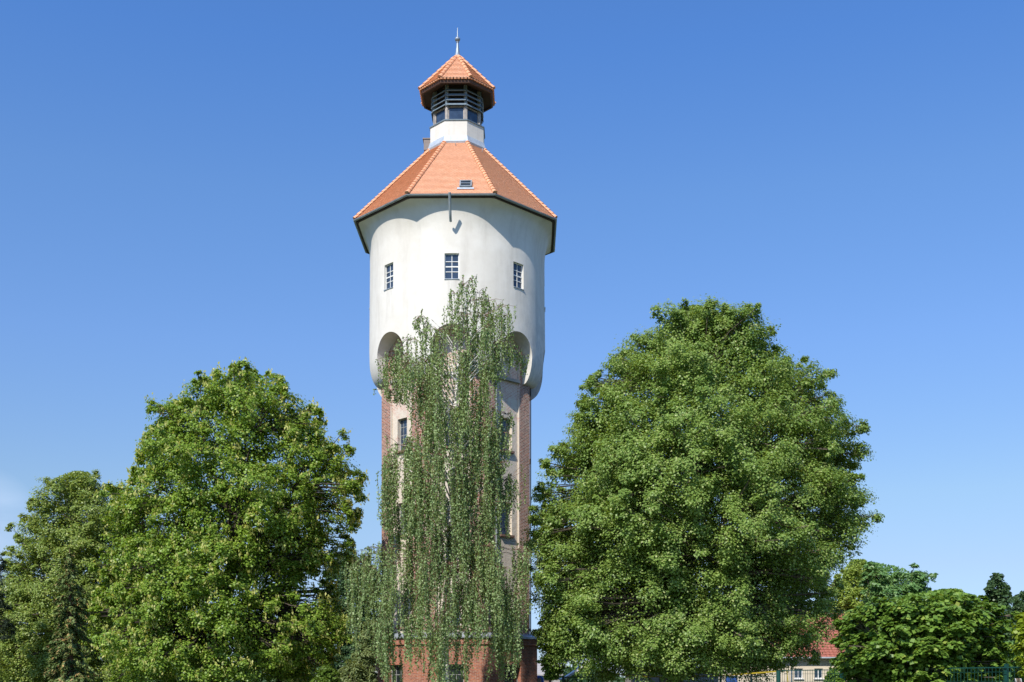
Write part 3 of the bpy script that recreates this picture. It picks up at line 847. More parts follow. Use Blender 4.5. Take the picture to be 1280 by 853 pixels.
# the pendulous silver birch in front of the tower
def birch():
    rng = np.random.default_rng(5); rnd = random.Random(5)
    d = 52.8
    base = at(556, HOR, d); base.z = 0
    root = thing('silver_birch', base, 'tall weeping birch with a white trunk in front of the water tower', 'tree')
    path = [(556, HOR + 42), (557, 800), (560, 720), (564, 640), (568, 560), (570, 500), (573, 450), (577, 415), (583, 380), (588, 352)]
    tp = [at(x, y, d) for x, y in path]; tp[0].z = 0
    for i, p in enumerate(tp): p.y += .12 * math.sin(i * 1.3)
    rad = [.19, .15, .135, .12, .10, .085, .065, .045, .028, .01]
    m = MB(); m.tube(tp, rad, 10)
    tz = np.array([p.z for p in tp]); txx = np.array([p.x for p in tp]); trr = np.array(rad)
    tr_at = lambda z: Vector((np.interp(z, tz, txx), base.y, z))
    prof = [(348, 583, 594), (358, 570, 606), (370, 565, 614), (382, 566, 622), (395, 562, 630), (410, 556, 634), (425, 530, 634), (440, 506, 634), (460, 490, 636), (480, 482, 634), (492, 484, 628),
            (500, 510, 626), (530, 518, 632), (548, 510, 637), (562, 488, 634), (582, 483, 627), (600, 484, 624), (640, 485, 622), (665, 486, 621), (685, 470, 624), (698, 447, 640), (708, 446, 660), (740, 444, 662), (780, 446, 656), (805, 462, 650), (835, 482, 645), (860, 492, 640)]
    pz = np.array([at(0, p[0], d).z for p in prof])[::-1]; xl = np.array([at(p[1], 0, d).x for p in prof])[::-1]; xr = np.array([at(p[2], 0, d).x for p in prof])[::-1]
    px = d / F
    tufts = []
    # hand-placed outer tufts: (px, py, dy towards camera, spread, strands, length in px)
    for t_ in [(588, 352, 0, .22, 8, 22), (580, 362, .2, .3, 9, 26), (598, 366, -.2, .3, 9, 30), (570, 372, .2, .3, 9, 32), (590, 380, .3, .35, 11, 36), (610, 378, 0, .34, 14, 46), (622, 388, .2, .3, 13, 46), (606, 400, .5, .4, 15, 52), (628, 398, -.2, .26, 12, 40),
               (567, 392, .3, .3, 9, 34), (580, 402, .6, .4, 12, 50), (527, 400, .3, .22, 8, 22), (532, 408, .3, .25, 9, 30), (521, 404, .3, .14, 4, 8), (540, 418, .4, .3, 10, 40),
               (642, 433, -.9, .2, 9, 22), (652, 437, -1.2, .16, 9, 26), (634, 432, -.8, .22, 9, 30), (622, 432, .1, .32, 12, 46),
               (497, 440, .2, .3, 11, 46), (486, 462, .2, .25, 11, 26), (492, 452, .5, .3, 12, 40), (510, 430, .3, .35, 12, 62), (506, 452, .8, .35, 12, 56),
               (500, 560, .3, .35, 12, 60), (491, 575, .2, .28, 11, 80), (488, 605, .3, .25, 11, 70), (495, 590, .9, .35, 12, 70),
               (636, 600, -.3, .26, 12, 46), (640, 598, .1, .22, 9, 34), (630, 604, .2, .25, 10, 60), (628, 545, .3, .3, 12, 40), (634, 520, 0, .25, 11, 36),
               (455, 705, .2, .35, 13, 90), (448, 712, .1, .25, 10, 100), (466, 696, .5, .4, 13, 100), (476, 690, .9, .4, 13, 110), (490, 692, 1.2, .45, 14, 120),
               (652, 692, -.8, .35, 9, 60), (645, 690, 0, .35, 9, 70), (658, 700, -1.0, .3, 7, 60)]:
        p = at(t_[0], t_[1], d); p.y -= t_[2]
        tufts.append((p, t_[3], t_[4], t_[5] * px))
    n0 = len(tufts); tries = 0
    while len(tufts) < n0 + 100 and tries < 20000:
        tries += 1
        y = rnd.uniform(408, 800)
        z = at(0, y, d).z
        a, b = np.interp(z, pz, xl), np.interp(z, pz, xr)
        x = rnd.uniform(a + .15, b - .15); hwid = (b - a) / 2
        f = math.sqrt(max(.02, 1 - ((x - (a + b) / 2) / hwid) ** 2))
        yy = rnd.choice([-1, -1, 1]) * rnd.uniform(.15, 1) ** .7 * min(2.9, hwid * .85) * f
        p = Vector((x, base.y + yy, z))
        txp = np.interp(z, tz, txx)
        if yy < .3 and abs(x - txp) < (.32 if y < 600 else .07) and (430 < y < 520 or y > 740): continue
        if any((p - q[0]).length < .86 for q in tufts): continue
        tufts.append((p, rnd.uniform(.12, .34), rnd.randint(10, 18), rnd.uniform(40, 130) * px))
    P = []; NRM = []; TW = MB()
    for ti, (p, spread, ns, ln) in enumerate(tufts):
        # limb: out of the trunk, up, over and down into the tuft
        hz = (Vector((p.x, p.y, 0)) - Vector((tr_at(p.z).x, base.y, 0))).length
        z0 = max(6.5, p.z - .55 * hz - .5) if p.z > 6 else rnd.uniform(6.5, 9); z0 = min(z0, tp[-1].z - .2)
        s = tr_at(z0); k = min(.042, float(np.interp(z0, tz, trr)) * .45)
        e = p + Z * .08
        c1 = s.lerp(e, .35) + Z * (.18 * hz); c2 = s.lerp(e, .75) + Z * (.16 * hz)
        if (e - s).length > .3:
            if p.z < 8: TW.tube([s, c1, c2, e], [k * .6, k * .45, k * .3, .010], 5, False)
            else: m.tube([s, c1, c2, e], [k, k * .75, k * .45, .012], 5, False)
        for i in range(ns):
            q = p + Vector((rnd.gauss(0, spread), rnd.gauss(0, spread), rnd.gauss(.05, .16)))
            L_ = ln * rnd.uniform(.35, 1.15); n = max(5, int(L_ / .052))
            sx, sy = rnd.gauss(0, .05), rnd.gauss(0, .05); w1 = rnd.uniform(0, 6)
            start = e.lerp(q, .1)
            pts = []
            for j in range(n):
                u = j / (n - 1)
                pt = q + Vector((sx * u * L_ + .035 * math.sin(w1 + u * 5), sy * u * L_ + .03 * math.cos(w1 + u * 4), -u * L_))
                if pt.z < 1.2: break
                a, b = np.interp(pt.z, pz, xl), np.interp(pt.z, pz, xr)
                if j > 4 and not (a - .12 < pt.x < b + .12) and ti >= n0: break
                pts.append(pt)
            if len(pts) < 4: continue
            TW.tube([start, (start + pts[0]) / 2 + Z * .06, pts[0], pts[len(pts) // 2], pts[-1]], [.012, .011, .009, .007, .004], 3, False)
            for pt in pts:
                for c in range(2 if rnd.random() < .8 else 1):
                    P.append((pt.x + rnd.gauss(0, .045), pt.y + rnd.gauss(0, .045), pt.z + rnd.gauss(0, .03)))
    P = np.array(P)
    n = len(P)
    nr = rng.normal(size=(n, 3)); nr[:, 2] *= .55; nr[:, 2] += .12
    nr = unit(nr)
    ax = rng.normal(size=(n, 3)) * .5; ax[:, 2] -= 1.1
    ax = unit(ax - nr * np.sum(ax * nr, 1, keepdims=True)); bx = np.cross(nr, ax)
    s = rng.uniform(.7, 1.25, (n, 1))
    m.build('trunk', M['birch_bark'], root, 50, recalc=False)
    TW.build('twigs', M['brown_twig'], root, recalc=False)
    leafmesh('crown', M['birch_leaf'], root, P, ax * .049 * s, bx * .037 * s)
    print('birch leaves', n)
birch()

# a small spruce at the left
def conifer(name, label, d, tx, top, base_y, hwid, leafm, barkm, seed, n_lev=34, dens=1.0, droop=.35):
    rng = np.random.default_rng(seed); rnd = random.Random(seed)
    base = at(tx, HOR, d); base.z = 0
    root = thing(name, base, label, 'tree')
    zt = at(0, top, d).z; hw_ = hwid * d / F
    m = MB(); m.tube([base, base + Z * zt * .5 + Vector((.05, 0, 0)), base + Z * zt], [.15, .09, .012], 8)
    P = []; Nn = []; A = []
    zl = .5
    for lv in range(n_lev):
        u = lv / n_lev
        z = zl + (zt - zl) * (1 - (1 - u) ** 1.0)
        Lb = hw_ * (1 - u) ** .72 * rnd.uniform(.75, 1.12) + .08
        nb = 7 if u < .8 else 5
        for b in range(nb):
            ang = rnd.uniform(0, 2 * math.pi)
            L_ = Lb * rnd.uniform(.6, 1.1)
            dr = Vector((math.cos(ang), math.sin(ang), 0)); sd_ = Vector((-dr.y, dr.x, 0))
            pts = [base + Z * z + dr * (L_ * s) + Z * (.10 * L_ * math.sin(s * 3) - droop * L_ * s * s + .12 * L_ * max(0, s - .7)) for s in (0, .35, .7, 1)]
            m.tube(pts, [.025, .018, .012, .004], 4, False)
            k = int(70 * L_ * dens) + 8
            for _ in range(k):
                s = rnd.uniform(.12, 1) ** .8
                i = min(2, int(s * 3)); q = pts[i].lerp(pts[i + 1], s * 3 - i)
                wd_ = .30 * L_ * (1.05 - s) * rnd.uniform(-1, 1)
                q = q + sd_ * wd_ + Z * (-abs(wd_) * .5 + rnd.gauss(-.03, .04))
                P.append(q); A.append(dr * .6 + sd_ * (1 if wd_ > 0 else -1) * .7 + Vector((rnd.gauss(0, .3), rnd.gauss(0, .3), -.45 + rnd.gauss(0, .3))))
                Nn.append(Vector((rnd.gauss(0, .5), rnd.gauss(0, .5), 1)))
    m.build('trunk', barkm, root, 50, recalc=False)
    P = np.array(P); A = unit(np.array(A)); Nn = unit(np.array(Nn))
    B = unit(np.cross(Nn, A)); s = rng.uniform(.6, 1.3, (len(P), 1))
    leafmesh('crown', leafm, root, P, A * .10 * s, B * .036 * s)
    return root
conifer('spruce_tree', 'small dark spruce with browning inner branches before the left lindens', 48, 87, 686, 853, 40, M['needle'], M['brown_twig'], 7, 30, 2.6)

broad_tree('pine_tree', 'dark sparse pine just peeping in at the left edge', 'tree', 66, -12,
    [(688, -14, 4), (702, -22, 9), (722, -30, 12), (735, -34, 18), (755, -40, 16), (800, -45, 16)], M['pine_needle'], M['dark_bark'], 41, br=.9, nb=14, kc=6, rc=.5, nsub=7, nleaf=30, ll=.17, lw=.05, tr=.2, fill=.02)
broad_tree('round_maple', 'low round maple with large leaves by the green fence', 'tree', 27.4, 1150,
    [(738, 1178, 1200), (743, 1130, 1215), (750, 1100, 1236), (760, 1078, 1246), (772, 1060, 1254), (785, 1048, 1257), (800, 1042, 1259), (815, 1043, 1257), (832, 1048, 1250), (850, 1056, 1240), (862, 1070, 1225)],
    M['field_maple_leaf'], M['bark'], 51, br=.72, nb=70, kc=9, rc=.28, nsub=7, nleaf=21, ll=.115, lw=.108, tr=.13, bd=.85, fill=.14, gap=.5, trunk_top=.75, up=.7, flat=.7, vert=.5)
broad_tree('walnut_tree', 'mid green tree with feathery spreading tips above the round maple', 'tree', 72, 1115,
    [(703, 1080, 1092), (711, 1076, 1135), (720, 1074, 1150), (727, 1072, 1170), (740, 1070, 1166), (765, 1066, 1160), (850, 1070, 1160)],
    M['walnut_leaf'], M['bark'], 61, br=1.3, nb=36, kc=6, rc=.7, nsub=9, nleaf=34, ll=.24, lw=.10, tr=.25, flat=.6, fill=.2, droop=.4, vert=.5)
broad_tree('yellow_green_tree', 'pale yellow-green tree behind the red house roof', 'tree', 82, 1068,
    [(700, 1062, 1084), (714, 1048, 1098), (738, 1030, 1106), (775, 1018, 1110), (820, 1016, 1110), (850, 1020, 1100)],
    M['yellow_leaf'], M['bark'], 62, br=1.3, nb=36, kc=7, rc=.65, nsub=8, nleaf=34, ll=.18, lw=.13, tr=.25, fill=.2, droop=.5)
broad_tree('dark_oak', 'dark slim tree rising above the round maple at far right', 'tree', 62, 1246,
    [(717, 1240, 1250), (724, 1234, 1258), (735, 1229, 1264), (748, 1226, 1268), (765, 1222, 1272), (800, 1218, 1276), (850, 1222, 1272)],
    M['far_leaf'], M['dark_bark'], 63, br=.75, nb=26, kc=6, rc=.42, nsub=8, nleaf=30, ll=.16, lw=.13, tr=.2, fill=.1)
broad_tree('hornbeam', 'dark green tree cut by the right picture edge', 'tree', 58, 1290,
    [(740, 1272, 1300), (752, 1264, 1315), (775, 1258, 1320), (850, 1262, 1320)],
    M['far_leaf'], M['dark_bark'], 64, br=.75, nb=26, kc=6, rc=.42, nsub=8, nleaf=30, ll=.16, lw=.13, tr=.2, fill=.15)
broad_tree('lime_bush', 'bright yellow-green bush at the right edge', 'bush', 23.2, 1296,
    [(764, 1278, 1310), (775, 1270, 1325), (790, 1264, 1330), (808, 1261, 1332), (826, 1266, 1330), (850, 1274, 1320)],
    M['bright_leaf'], M['bark'], 65, br=.45, nb=26, kc=7, rc=.2, nsub=7, nleaf=12, ll=.11, lw=.09, tr=.05, fill=.12, flat=.6, limbs=False)
broad_tree('poplar', 'dark blue-green tree behind the maple and the birch', 'tree', 100, 432,
    [(688, 428, 446), (700, 410, 462), (720, 402, 478), (760, 396, 484), (800, 398, 484), (850, 402, 480)],
    M['far_leaf'], M['dark_bark'], 66, br=1.4, nb=34, kc=7, rc=.75, nsub=8, nleaf=32, ll=.22, lw=.17, tr=.25, fill=.12)
broad_tree('willow_bush', 'pale grey-green willow bush left of the brick plinth', 'bush', 57, 448,
    [(775, 460, 471), (795, 452, 472), (818, 440, 472), (838, 424, 472), (850, 416, 473), (864, 412, 473)],
    M['willow_leaf'], M['bark'], 67, br=.8, nb=30, kc=7, rc=.42, nsub=8, nleaf=34, ll=.20, lw=.06, tr=.08, fill=.2, droop=.5, limbs=False)
broad_tree('light_green_sapling', 'light green sapling between the plinth and the big linden', 'tree', 55.5, 688,
    [(768, 678, 690), (785, 672, 700), (805, 668, 708), (825, 670, 716), (840, 674, 708), (850, 680, 698)],
    M['sapling_leaf'], M['bark'], 68, br=.7, nb=28, kc=6, rc=.36, nsub=7, nleaf=24, ll=.15, lw=.11, tr=.07, flat=.6, fill=0.2, vert=.4, limbs=False)
broad_tree('round_shrub', 'small clipped round shrub before the cream house wall', 'bush', 35, 1041,
    [(836, 1037, 1046), (841, 1032, 1051), (850, 1029, 1054), (866, 1028, 1055), (885, 1031, 1052)],
    M['field_maple_leaf'], M['bark'], 69, br=.22, nb=30, kc=7, rc=.12, nsub=7, nleaf=16, ll=.06, lw=.05, tr=.04, fill=.3, limbs=False)
broad_tree('fence_shrub', 'mid green shrub growing along the right fence', 'bush', 29.5, 1235,
    [(803, 1225, 1282), (815, 1200, 1290), (830, 1170, 1296), (850, 1140, 1300), (880, 1130, 1300)],
    M['walnut_leaf'], M['bark'], 70, br=.6, nb=40, kc=8, rc=.26, nsub=7, nleaf=18, ll=.11, lw=.08, tr=.05, fill=.25, bd=.35, limbs=False)
broad_tree('hazel_bush', 'sunlit light green bush under the left maple', 'bush', 55, 408,
    [(832, 402, 414), (842, 394, 424), (856, 388, 428), (880, 388, 428)],
    M['sapling_leaf'], M['bark'], 71, br=.6, nb=22, kc=6, rc=.32, nsub=7, nleaf=24, ll=.14, lw=.10, tr=.05, fill=.2, limbs=False)
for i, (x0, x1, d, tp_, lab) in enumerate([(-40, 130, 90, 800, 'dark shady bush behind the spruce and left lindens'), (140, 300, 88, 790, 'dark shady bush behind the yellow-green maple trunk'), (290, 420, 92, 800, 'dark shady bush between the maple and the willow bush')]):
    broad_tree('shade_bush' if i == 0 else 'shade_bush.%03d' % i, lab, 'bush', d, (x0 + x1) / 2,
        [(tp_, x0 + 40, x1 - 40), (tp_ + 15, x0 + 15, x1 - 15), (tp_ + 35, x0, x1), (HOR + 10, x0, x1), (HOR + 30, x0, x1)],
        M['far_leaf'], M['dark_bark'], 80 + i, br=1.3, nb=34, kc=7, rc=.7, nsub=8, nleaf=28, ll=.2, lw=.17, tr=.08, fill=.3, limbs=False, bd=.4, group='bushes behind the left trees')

# far low treeline closing the horizon: nobody could count it
def treeline():
    rng = np.random.default_rng(99)
    n = 26000
    ang = rng.uniform(-.75, .75, n); dd = rng.uniform(230, 262, n)
    x = CAMX + np.sin(ang) * dd; y = CAMY + np.cos(ang) * dd
    hgt = 3.6 + 1.2 * np.sin(ang * 40) + .8 * np.sin(ang * 97 + 1) + rng.normal(0, .3, n)
    P = np.stack([x, y, hgt * np.sqrt(rng.uniform(0, 1, n))], 1)
    root = thing('far_treeline', (0, 0, 0), 'low far line of trees on the horizon', 'trees')
    A, B = leaf_axes(rng, unit(rng.normal(size=(n, 3)) + np.array([0, -.3, .6])), 1.3, 1.1)
    o = leafmesh('treeline', M['far_leaf'], root, P, A, B)
    o.parent = None; bpy.data.objects.remove(root)
    tag(o, 'low far line of trees on the horizon', 'trees', None, 'stuff')
treeline()

# ------------------------------------------------------------------ houses and sheds beyond the trees
X_, Y_ = Vector((1, 0, 0)), Vector((0, 1, 0)); F_ = Vector((0, -1, 0))
def house():
    d = 77.0; xl, xr = at(903, 0, d).x, at(1100, 0, d).x; yf = CAMY + d; dep = 8.2; ze = 3.42
    h = thing('cream_house', ((xl + xr) / 2, yf, 0), 'low cream house with a red tiled roof right of the linden', 'house')
    wins = []
    for a, b in ((993, 1003.5), (1018, 1028.5)):
        wins.append((at(a, 0, d).x - xl, at(b, 0, d).x - xl, 1.90, 2.58))
    door = (at(907, 0, d).x - xl, at(922, 0, d).x - xl, .05, 2.08)
    m = MB(); O = Vector((xl, yf, 0)); wd = xr - xl
    wall(m, O, X_, F_, 0, wd, 0, ze, wins + [door], .16)
    m.face([(xr, yf, 0), (xr, yf + dep, 0), (xr, yf + dep, ze), (xr, yf, ze)])
    m.face([(xl, yf + dep, 0), (xl, yf, 0), (xl, yf, ze), (xl, yf + dep, ze)])
    m.face([(xr, yf + dep, 0), (xl, yf + dep, 0), (xl, yf + dep, ze), (xr, yf + dep, ze)])
    zr = 6.45; yr = yf + dep / 2
    for x in (xl, xr): m.face([(x, yf, ze), (x, yf + dep, ze), (x, yr, zr - .1)])
    m.build('wall', M['cream'], h)
    for a, b, c, e in wins:
        f = window(h, Vector((xl + (a + b) / 2, yf + .15, c)), X_, F_, b - a, e - c, 2, [], M['white_pvc'], M['glass'], .05, .05, .06)
        s = MB(); s.obox((xl + a - .06, yf - .10, c - .06), X_ * (b - a + .12), Y_ * .24, Z * .058); s.build('sill', M['white_pvc'], h)
    s = MB(); s.obox((xl + door[0] + .01, yf + .10, .06), X_ * (door[1] - door[0] - .02), Y_ * .05, Z * 2.0); dr = s.build('door', M['blue_door'], h)
    s = MB(); s.tube([(xl + door[1] - .12, yf + .10, 1.05), (xl + door[1] - .12, yf + .04, 1.05), (xl + door[1] - .22, yf + .04, 1.05)], .012, 6); s.build('handle', M['zinc'], dr)
    m = MB(); rows = 17; ov = .35
    for sgn in (1, -1):
        E = Vector((0, yf - ov, ze - .12)) if sgn > 0 else Vector((0, yf + dep + ov, ze - .12))
        Rg = Vector((0, yr, zr)); up = (Rg - E).normalized(); sl = (Rg - E).length
        no = X_.cross(up) * sgn
        if no.z < 0: no = -no
        x0, x1 = xl - .35, xr + .35
        if sgn < 0: x0, x1 = x1, x0
        nx = int((xr - xl + .7) / .11)
        for i in range(rows):
            pa = E + up * (sl * i / rows); pb = E + up * (sl * (i + 1) / rows)
            if sgn > 0:                                        # pantile waves on the slope that shows
                ra, rb, rz = [], [], []
                for k in range(nx + 1):
                    x = x0 + (x1 - x0) * k / nx; w_ = .022 * math.sin(2 * math.pi * k / 2.6)
                    ra.append(pa + X_ * x + no * (.05 + w_)); rb.append(pb + X_ * x + no * (.012 + w_ * .8)); rz.append(pa + X_ * x + no * 0)
                m.grid([rz, ra, rb])
            else:
                m.face([pa + X_ * x0 + no * .04, pa + X_ * x1 + no * .04, pb + X_ * x1, pb + X_ * x0])
    rf = m.build('roof', M['red_tile'], h, recalc=False)
    s = MB(); s.tube([(xl - .36, yr, zr + .02), (xr + .36, yr, zr + .02)], .12, 8); s.build('ridge', M['red_tile'], rf, 40)
    s = MB(); s.tube([(xl - .35, yf - ov - .05, ze - .13), (xr + .35, yf - ov - .05, ze - .13)], .065, 8); s.build('gutter', M['zinc'], h, 40)
    s = MB(); s.box(xl - .3, xr + .3, yf - ov + .03, yf - .002, ze - .20, ze - .17); s.build('eaves_board', M['stone'], h)
    s = MB(); px_ = at(989, 0, d).x; s.tube([(px_, yf - .4, ze - .2), (px_, yf - .08, ze - .45), (px_, yf - .08, 0)], .05, 8); s.build('drainpipe', M['pipe'], h, 40)
house()

def shed(name, label, x0, x1, d, zt, dep, wallm, roofm, cat='shed', pitch=.0):
    a, b = at(x0, 0, d).x, at(x1, 0, d).x; y = CAMY + d
    h = thing(name, ((a + b) / 2, y, 0), label, cat)
    m = MB(); W_ = b - a
    wall(m, Vector((a, y, 0)), X_, F_, 0, W_, 0, zt, [(W_ * .3, W_ * .3 + 1.0, .02, 2.0)], .12)
    m.face([(b, y, 0), (b, y + dep, 0), (b, y + dep, zt + pitch), (b, y, zt)]); m.face([(a, y + dep, 0), (a, y, 0), (a, y, zt), (a, y + dep, zt + pitch)])
    m.face([(b, y + dep, 0), (a, y + dep, 0), (a, y + dep, zt + pitch), (b, y + dep, zt + pitch)])
    m.build('wall', wallm, h)
    m = MB(); m.obox((a + W_ * .3 + .01, y + .07, .03), X_ * .98, Y_ * .04, Z * 1.96); m.build('door', M['brown_board'], h)
    m = MB(); m.obox((a - .25, y - .3, zt + .004 - pitch * .3 / dep), X_ * (W_ + .5), Y_ * (dep + .6) + Z * pitch * (dep + .6) / dep, Z * .12); m.build('roof', roofm, h)
shed('garage', 'grey rendered garage in shade behind the linden trunk', 792, 898, 68, 2.42, 5.0, M['grey_wall'], M['stone'], 'garage', .1)
shed('grey_roofed_shed', 'far low shed with a grey sloping roof right of the plinth', 660, 700, 95, 2.25, 4.0, M['grey_wall'], M['grey_wall'], 'shed', .9)

def carport():
    d = 70; y = CAMY + d
    h = thing('carport', (at(722, 0, d).x, y, 0), 'open carport with a curved pale sheet roof by the linden', 'carport')
    pts = [(702, 849), (710, 845), (718, 840), (725, 834.5), (731, 829), (738, 824.5), (748, 821), (760, 820), (772, 821)]
    m = MB(); rows = []
    up_ = [at(x, yy, d) for x, yy in pts]
    rows = [[p for p in up_], [p + Y_ * 4.5 for p in up_], [p + Y_ * 4.5 - Z * .05 for p in up_], [p - Z * .05 for p in up_], [p for p in up_]]
    m.grid(rows); m.build('roof_sheet', M['pale_sheet'], h, 30)
    m = MB(); fp = [p - Y_ * .03 for p in up_]
    m.grid([[p + Z * .02 for p in fp], [p - Z * .12 for p in fp]]); m.grid([[p + Z * .02 - Y_ * .03 for p in fp], [p + Z * .02 for p in fp]]); m.grid([[p + Z * .02 - Y_ * .03 for p in fp], [p - Z * .12 - Y_ * .03 for p in fp]])
    m.build('roof_edge', M['white_pvc'], h)
    for i in (1, 7):
        for dy in (.2, 4.2):
            p = up_[i] + Y_ * dy; m = MB(); m.box(p.x - .05, p.x + .05, p.y - .05, p.y + .05, 0, p.z - .052); m.build('post', M['brown_board'], h)
carport()

def van():
    d = 76; xr = at(682.5, 0, d).x; x0 = xr - 4.9; y = CAMY + d
    v = thing('blue_van', (x0 + 2.45, y + .9, 0), 'blue van parked behind the tower, nose hidden', 'van')
    side = [(0, .35), (4.85, .35), (4.9, .6), (4.88, 1.15), (4.72, 1.95), (4.55, 2.10), (1.75, 2.10), (1.45, 2.02), (.75, 1.22), (.08, .98), (0, .7)]
    m = MB(); a = [(x0 + u, y, z) for u, z in side]; b = [(x0 + u, y + 1.85, z) for u, z in side]
    k = len(side); m.v += a + b; m.f.append(tuple(range(k))); m.f.append(tuple(reversed(range(k, 2 * k))))
    for i in range(k): m.f.append((i, (i + 1) % k, k + (i + 1) % k, k + i))
    body = m.build('body', M['blue_paint'], v)
    bv = body.modifiers.new('b', 'BEVEL'); bv.width = .06; bv.segments = 3
    for q in ([(1.0, 1.28), (1.9, 1.28), (1.9, 1.92), (1.55, 1.92)], [(2.0, 1.28), (3.3, 1.28), (3.3, 1.92), (2.0, 1.92)], [(3.4, 1.28), (4.65, 1.28), (4.55, 1.92), (3.4, 1.92)]):
        m = MB(); m.grid([[(x0 + u, y - .012, z) for u, z in q], [(x0 + u, y + .02, z) for u, z in q]], True); m.face([(x0 + u, y - .012, z) for u, z in q])
        m.build('window', M['dark_glass'], v)
    for u in (.95, 3.95):
        for yy in (y + .02, y + 1.62):
            m = MB(); m.tube([(x0 + u, yy - .03, .34), (x0 + u, yy + .22, .34)], .34, 20); w_ = m.build('wheel', M['rubber'], v, 40)
            m = MB(); m.tube([(x0 + u, yy - .045, .34), (x0 + u, yy - .02, .34)], .2, 14); m.build('rim', M['zinc'], w_, 40)
    m = MB(); m.box(x0 + 4.86, x0 + 4.93, y + .1, y + .3, .85, 1.15); m.build('tail_light', M['red_tile'], v)
van()

# ------------------------------------------------------------------ fences, gate, tape, lamp, board
def fence(name, label, p0, p1, h, posts, mat, group=None):
    p0 = Vector((p0.x, p0.y, 0)); p1 = Vector((p1.x, p1.y, 0)); D_ = p1 - p0; L_ = D_.length; t = D_.normalized(); n = Vector((t.y, -t.x, 0))
    f = thing(name, p0 + D_ / 2, label, 'fence', group)
    m = MB()
    for i in range(int(L_ / .1)):
        m.obox(p0 + t * (i * .1) + Z * .06, t * .007, n * .007, Z * (h - .07))
    z = .1
    while z < h - .1:
        m.obox(p0 + Z * z + n * .008, D_, n * .008, Z * .008); z += .2
    m.obox(p0 + Z * (h - .04) - n * .012, D_, n * .02, Z * .022)
    m.build('mesh_panel', mat, f)
    for s, w_ in posts:
        q = p0 + t * s - n * .09; m = MB(); m.obox(q - t * w_ / 2, t * w_, n * .06, Z * (h + .03)); m.obox(q - t * (w_ / 2 + .005) - n * .005 + Z * (h + .031), t * (w_ + .01), n * .07, Z * .02)
        m.build('post', mat, f)
def along(p0, p1, px):                                        # distance along a fence line at which it meets a sight line
    s = (px - 640) / F
    D_ = (p1 - p0); x0 = p0.x - CAMX; y0 = p0.y - CAMY
    k = (s * y0 - x0) / (D_.x - s * D_.y)
    return k * Vector((D_.x, D_.y, 0)).length
A0, A1 = at(978, 0, 31.5), at(1320, 0, 23.2)
fence('mesh_fence', 'green wire mesh fence in front of the cream house and round maple', A0, A1, 2.03,
      [(along(A0, A1, 1049.5), .06), (along(A0, A1, 1053.5), .06), (along(A0, A1, 1158), .06), (along(A0, A1, 1255.5), .07)], M['green_metal'])
B0, B1 = at(858, 0, 54), at(970, 0, 50.5)
fence('shaded_mesh_fence', 'shaded wire mesh fence under the big linden', B0, B1, 1.95, [(along(B0, B1, 900), .06), (along(B0, B1, 938), .06)], M['green_metal'])

def square_post(name, label, px, d, top, w_, mat, tilt=0.0, cat='post', px2=None):
    p = at(px, top, d); b = Vector((at(px if px2 is None else px2, 0, d).x, p.y, 0))
    m = MB()
    m.tube([b, p], w_ / 2, 12); m.tube([p, p + Z * .012], [w_ / 2 * 1.15, w_ / 2 * .8], 12)
    o = m.build(name, mat, None, 40); tag(o, label, cat)
    return o
square_post('gate_post', 'thick dark green post beside the yellow pole', 973, 50, 838.5, .20, M['green_metal'])
square_post('yellow_pole', 'thin yellow pole leaning beside the dark gate post', 983.5, 49, 838, .045, M['yellow'], cat='pole', px2=989)
square_post('slim_post', 'slim black post under the linden holding the tape', 810.5, 53, 844.5, .07, M['black_metal'])

def gate():
    d = 60; y = CAMY + d; a, b = at(702.5, 0, d).x, at(742, 0, d).x; h = 1.99
    g_ = thing('metal_gate', ((a + b) / 2, y, 0), 'dark green metal gate under the left side of the linden', 'gate')
    for x in (a, b - .14):
        m = MB(); m.box(x, x + .14, y - .07, y + .07, 0, h + .02); m.build('post', M['green_metal'], g_)
    m = MB()
    for z in (.15, 1.0, h - .10): m.box(a + .15, b - .15, y - .025, y + .025, z, z + .06)
    x = a + .25
    while x < b - .2:
        m.box(x, x + .018, y - .009, y + .009, .2, h - .1); x += .13
    leaf_ = m.build('gate_leaf', M['green_metal'], g_)
    m = MB(); m.tube([(b - .24, y - .03, 1.06), (b - .24, y - .09, 1.06), (b - .36, y - .09, 1.06)], .012, 6); m.build('handle', M['zinc'], leaf_)
gate()

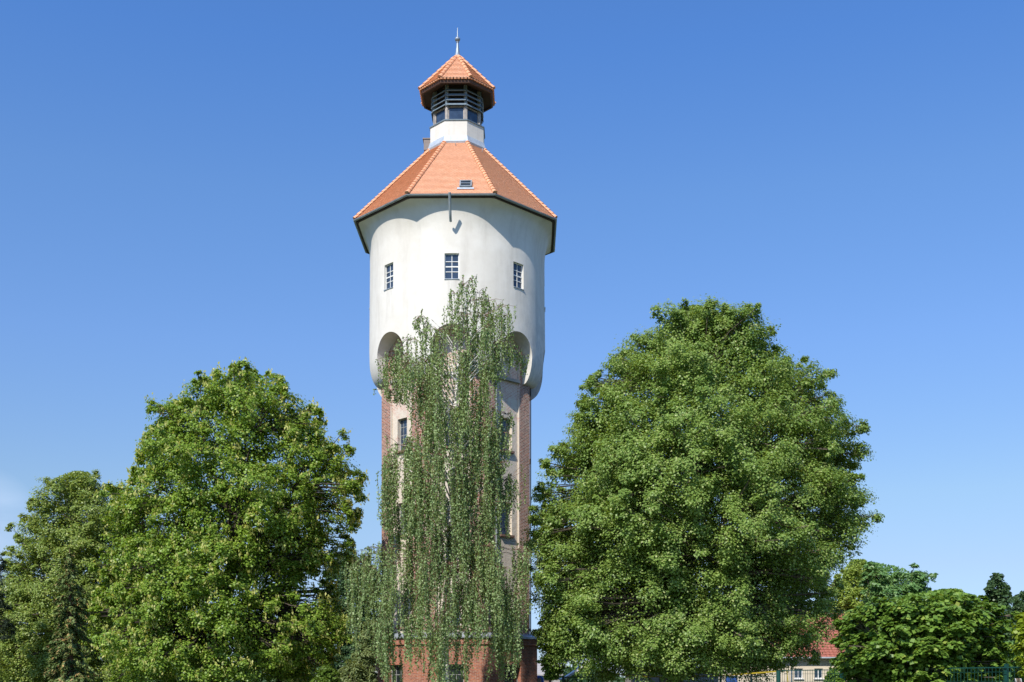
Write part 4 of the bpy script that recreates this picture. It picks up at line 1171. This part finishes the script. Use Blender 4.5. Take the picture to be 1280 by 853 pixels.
tp_pts = [(744, 839.5, 59.9), (756, 841.5, 59), (775, 843.5, 57), (790, 845, 55), (810.5, 846, 52.95), (835, 846.6, 56.52), (846, 846.6, 56.55), (858, 846.5, 56.4), (905, 844.5, 53), (940, 841.8, 51), (970, 839.5, 49.88)]
m = MB(); r1, r2 = [], []
for i, (x, y, d) in enumerate(tp_pts):
    p = at(x, y, d); r1.append(p + Z * .03); r2.append(p - Z * .03 + Y_ * .01 * math.sin(i * 2))
m.grid([r1, r2, [p + Y_ * .004 for p in r2], [p + Y_ * .004 for p in r1], r1])
tag(m.build('barrier_tape', M['yellow']), 'yellow tape strung under the big linden between posts', 'tape')

def lamp():
    d = 60; p = at(470.4, 0, d); y = p.y; x = p.x
    l = thing('park_lamp', (x, y, 0), 'short lantern with a dark cap left of the brick plinth', 'lamp')
    def lathe(prof, name, mat):
        m = MB(); k = 14
        m.grid([[(x + r * math.cos(2 * math.pi * j / k), y + r * math.sin(2 * math.pi * j / k), z) for j in range(k)] for r, z in prof], True)
        m.build(name, mat, l, 40)
    lathe([(.001, 2.46), (.05, 2.44), (.17, 2.36), (.19, 2.33), (.19, 2.31), (.001, 2.30)], 'cap', M['black_metal'])
    lathe([(.001, 2.30), (.13, 2.299), (.09, 1.95), (.001, 1.949)], 'lamp_glass', M['lamp_glass'])
    lathe([(.001, 1.948), (.10, 1.947), (.10, 1.90), (.045, 1.86), (.045, .4), (.08, .36), (.08, 0), (.001, 0)], 'pole', M['black_metal'])
    m = MB()
    for j in range(4):
        a = math.pi / 4 + j * math.pi / 2; m.tube([(x + .1 * math.cos(a), y + .1 * math.sin(a), 1.94), (x + .142 * math.cos(a), y + .142 * math.sin(a), 2.31)], .012, 5)
    m.build('cage', M['black_metal'], l)
lamp()

def board():
    d = 26.2; p = at(1270, 848.5, d); y = p.y
    b = thing('leaning_board', (p.x + .1, y, 0), 'brown board with white edges leaning behind the right fence', 'board')
    sh = Vector((.28, .18, -1.0)).normalized(); a = Vector((p.x - .02, y, p.z)); wv = X_ * .13
    s_ = sh * (p.z / -sh.z)
    nn = Vector((0, -1, -.18)).normalized() * .03
    m = MB(); m.obox(a + wv * .12, wv * .8, -nn, s_); m.build('panel', M['brown_board'], b)
    for k0 in (-.02, .92):
        m = MB(); m.obox(a + wv * k0 + nn * .3, wv * .14, -nn * 1.6, s_); m.build('edge_strip', M['white_pvc'], b)
board()
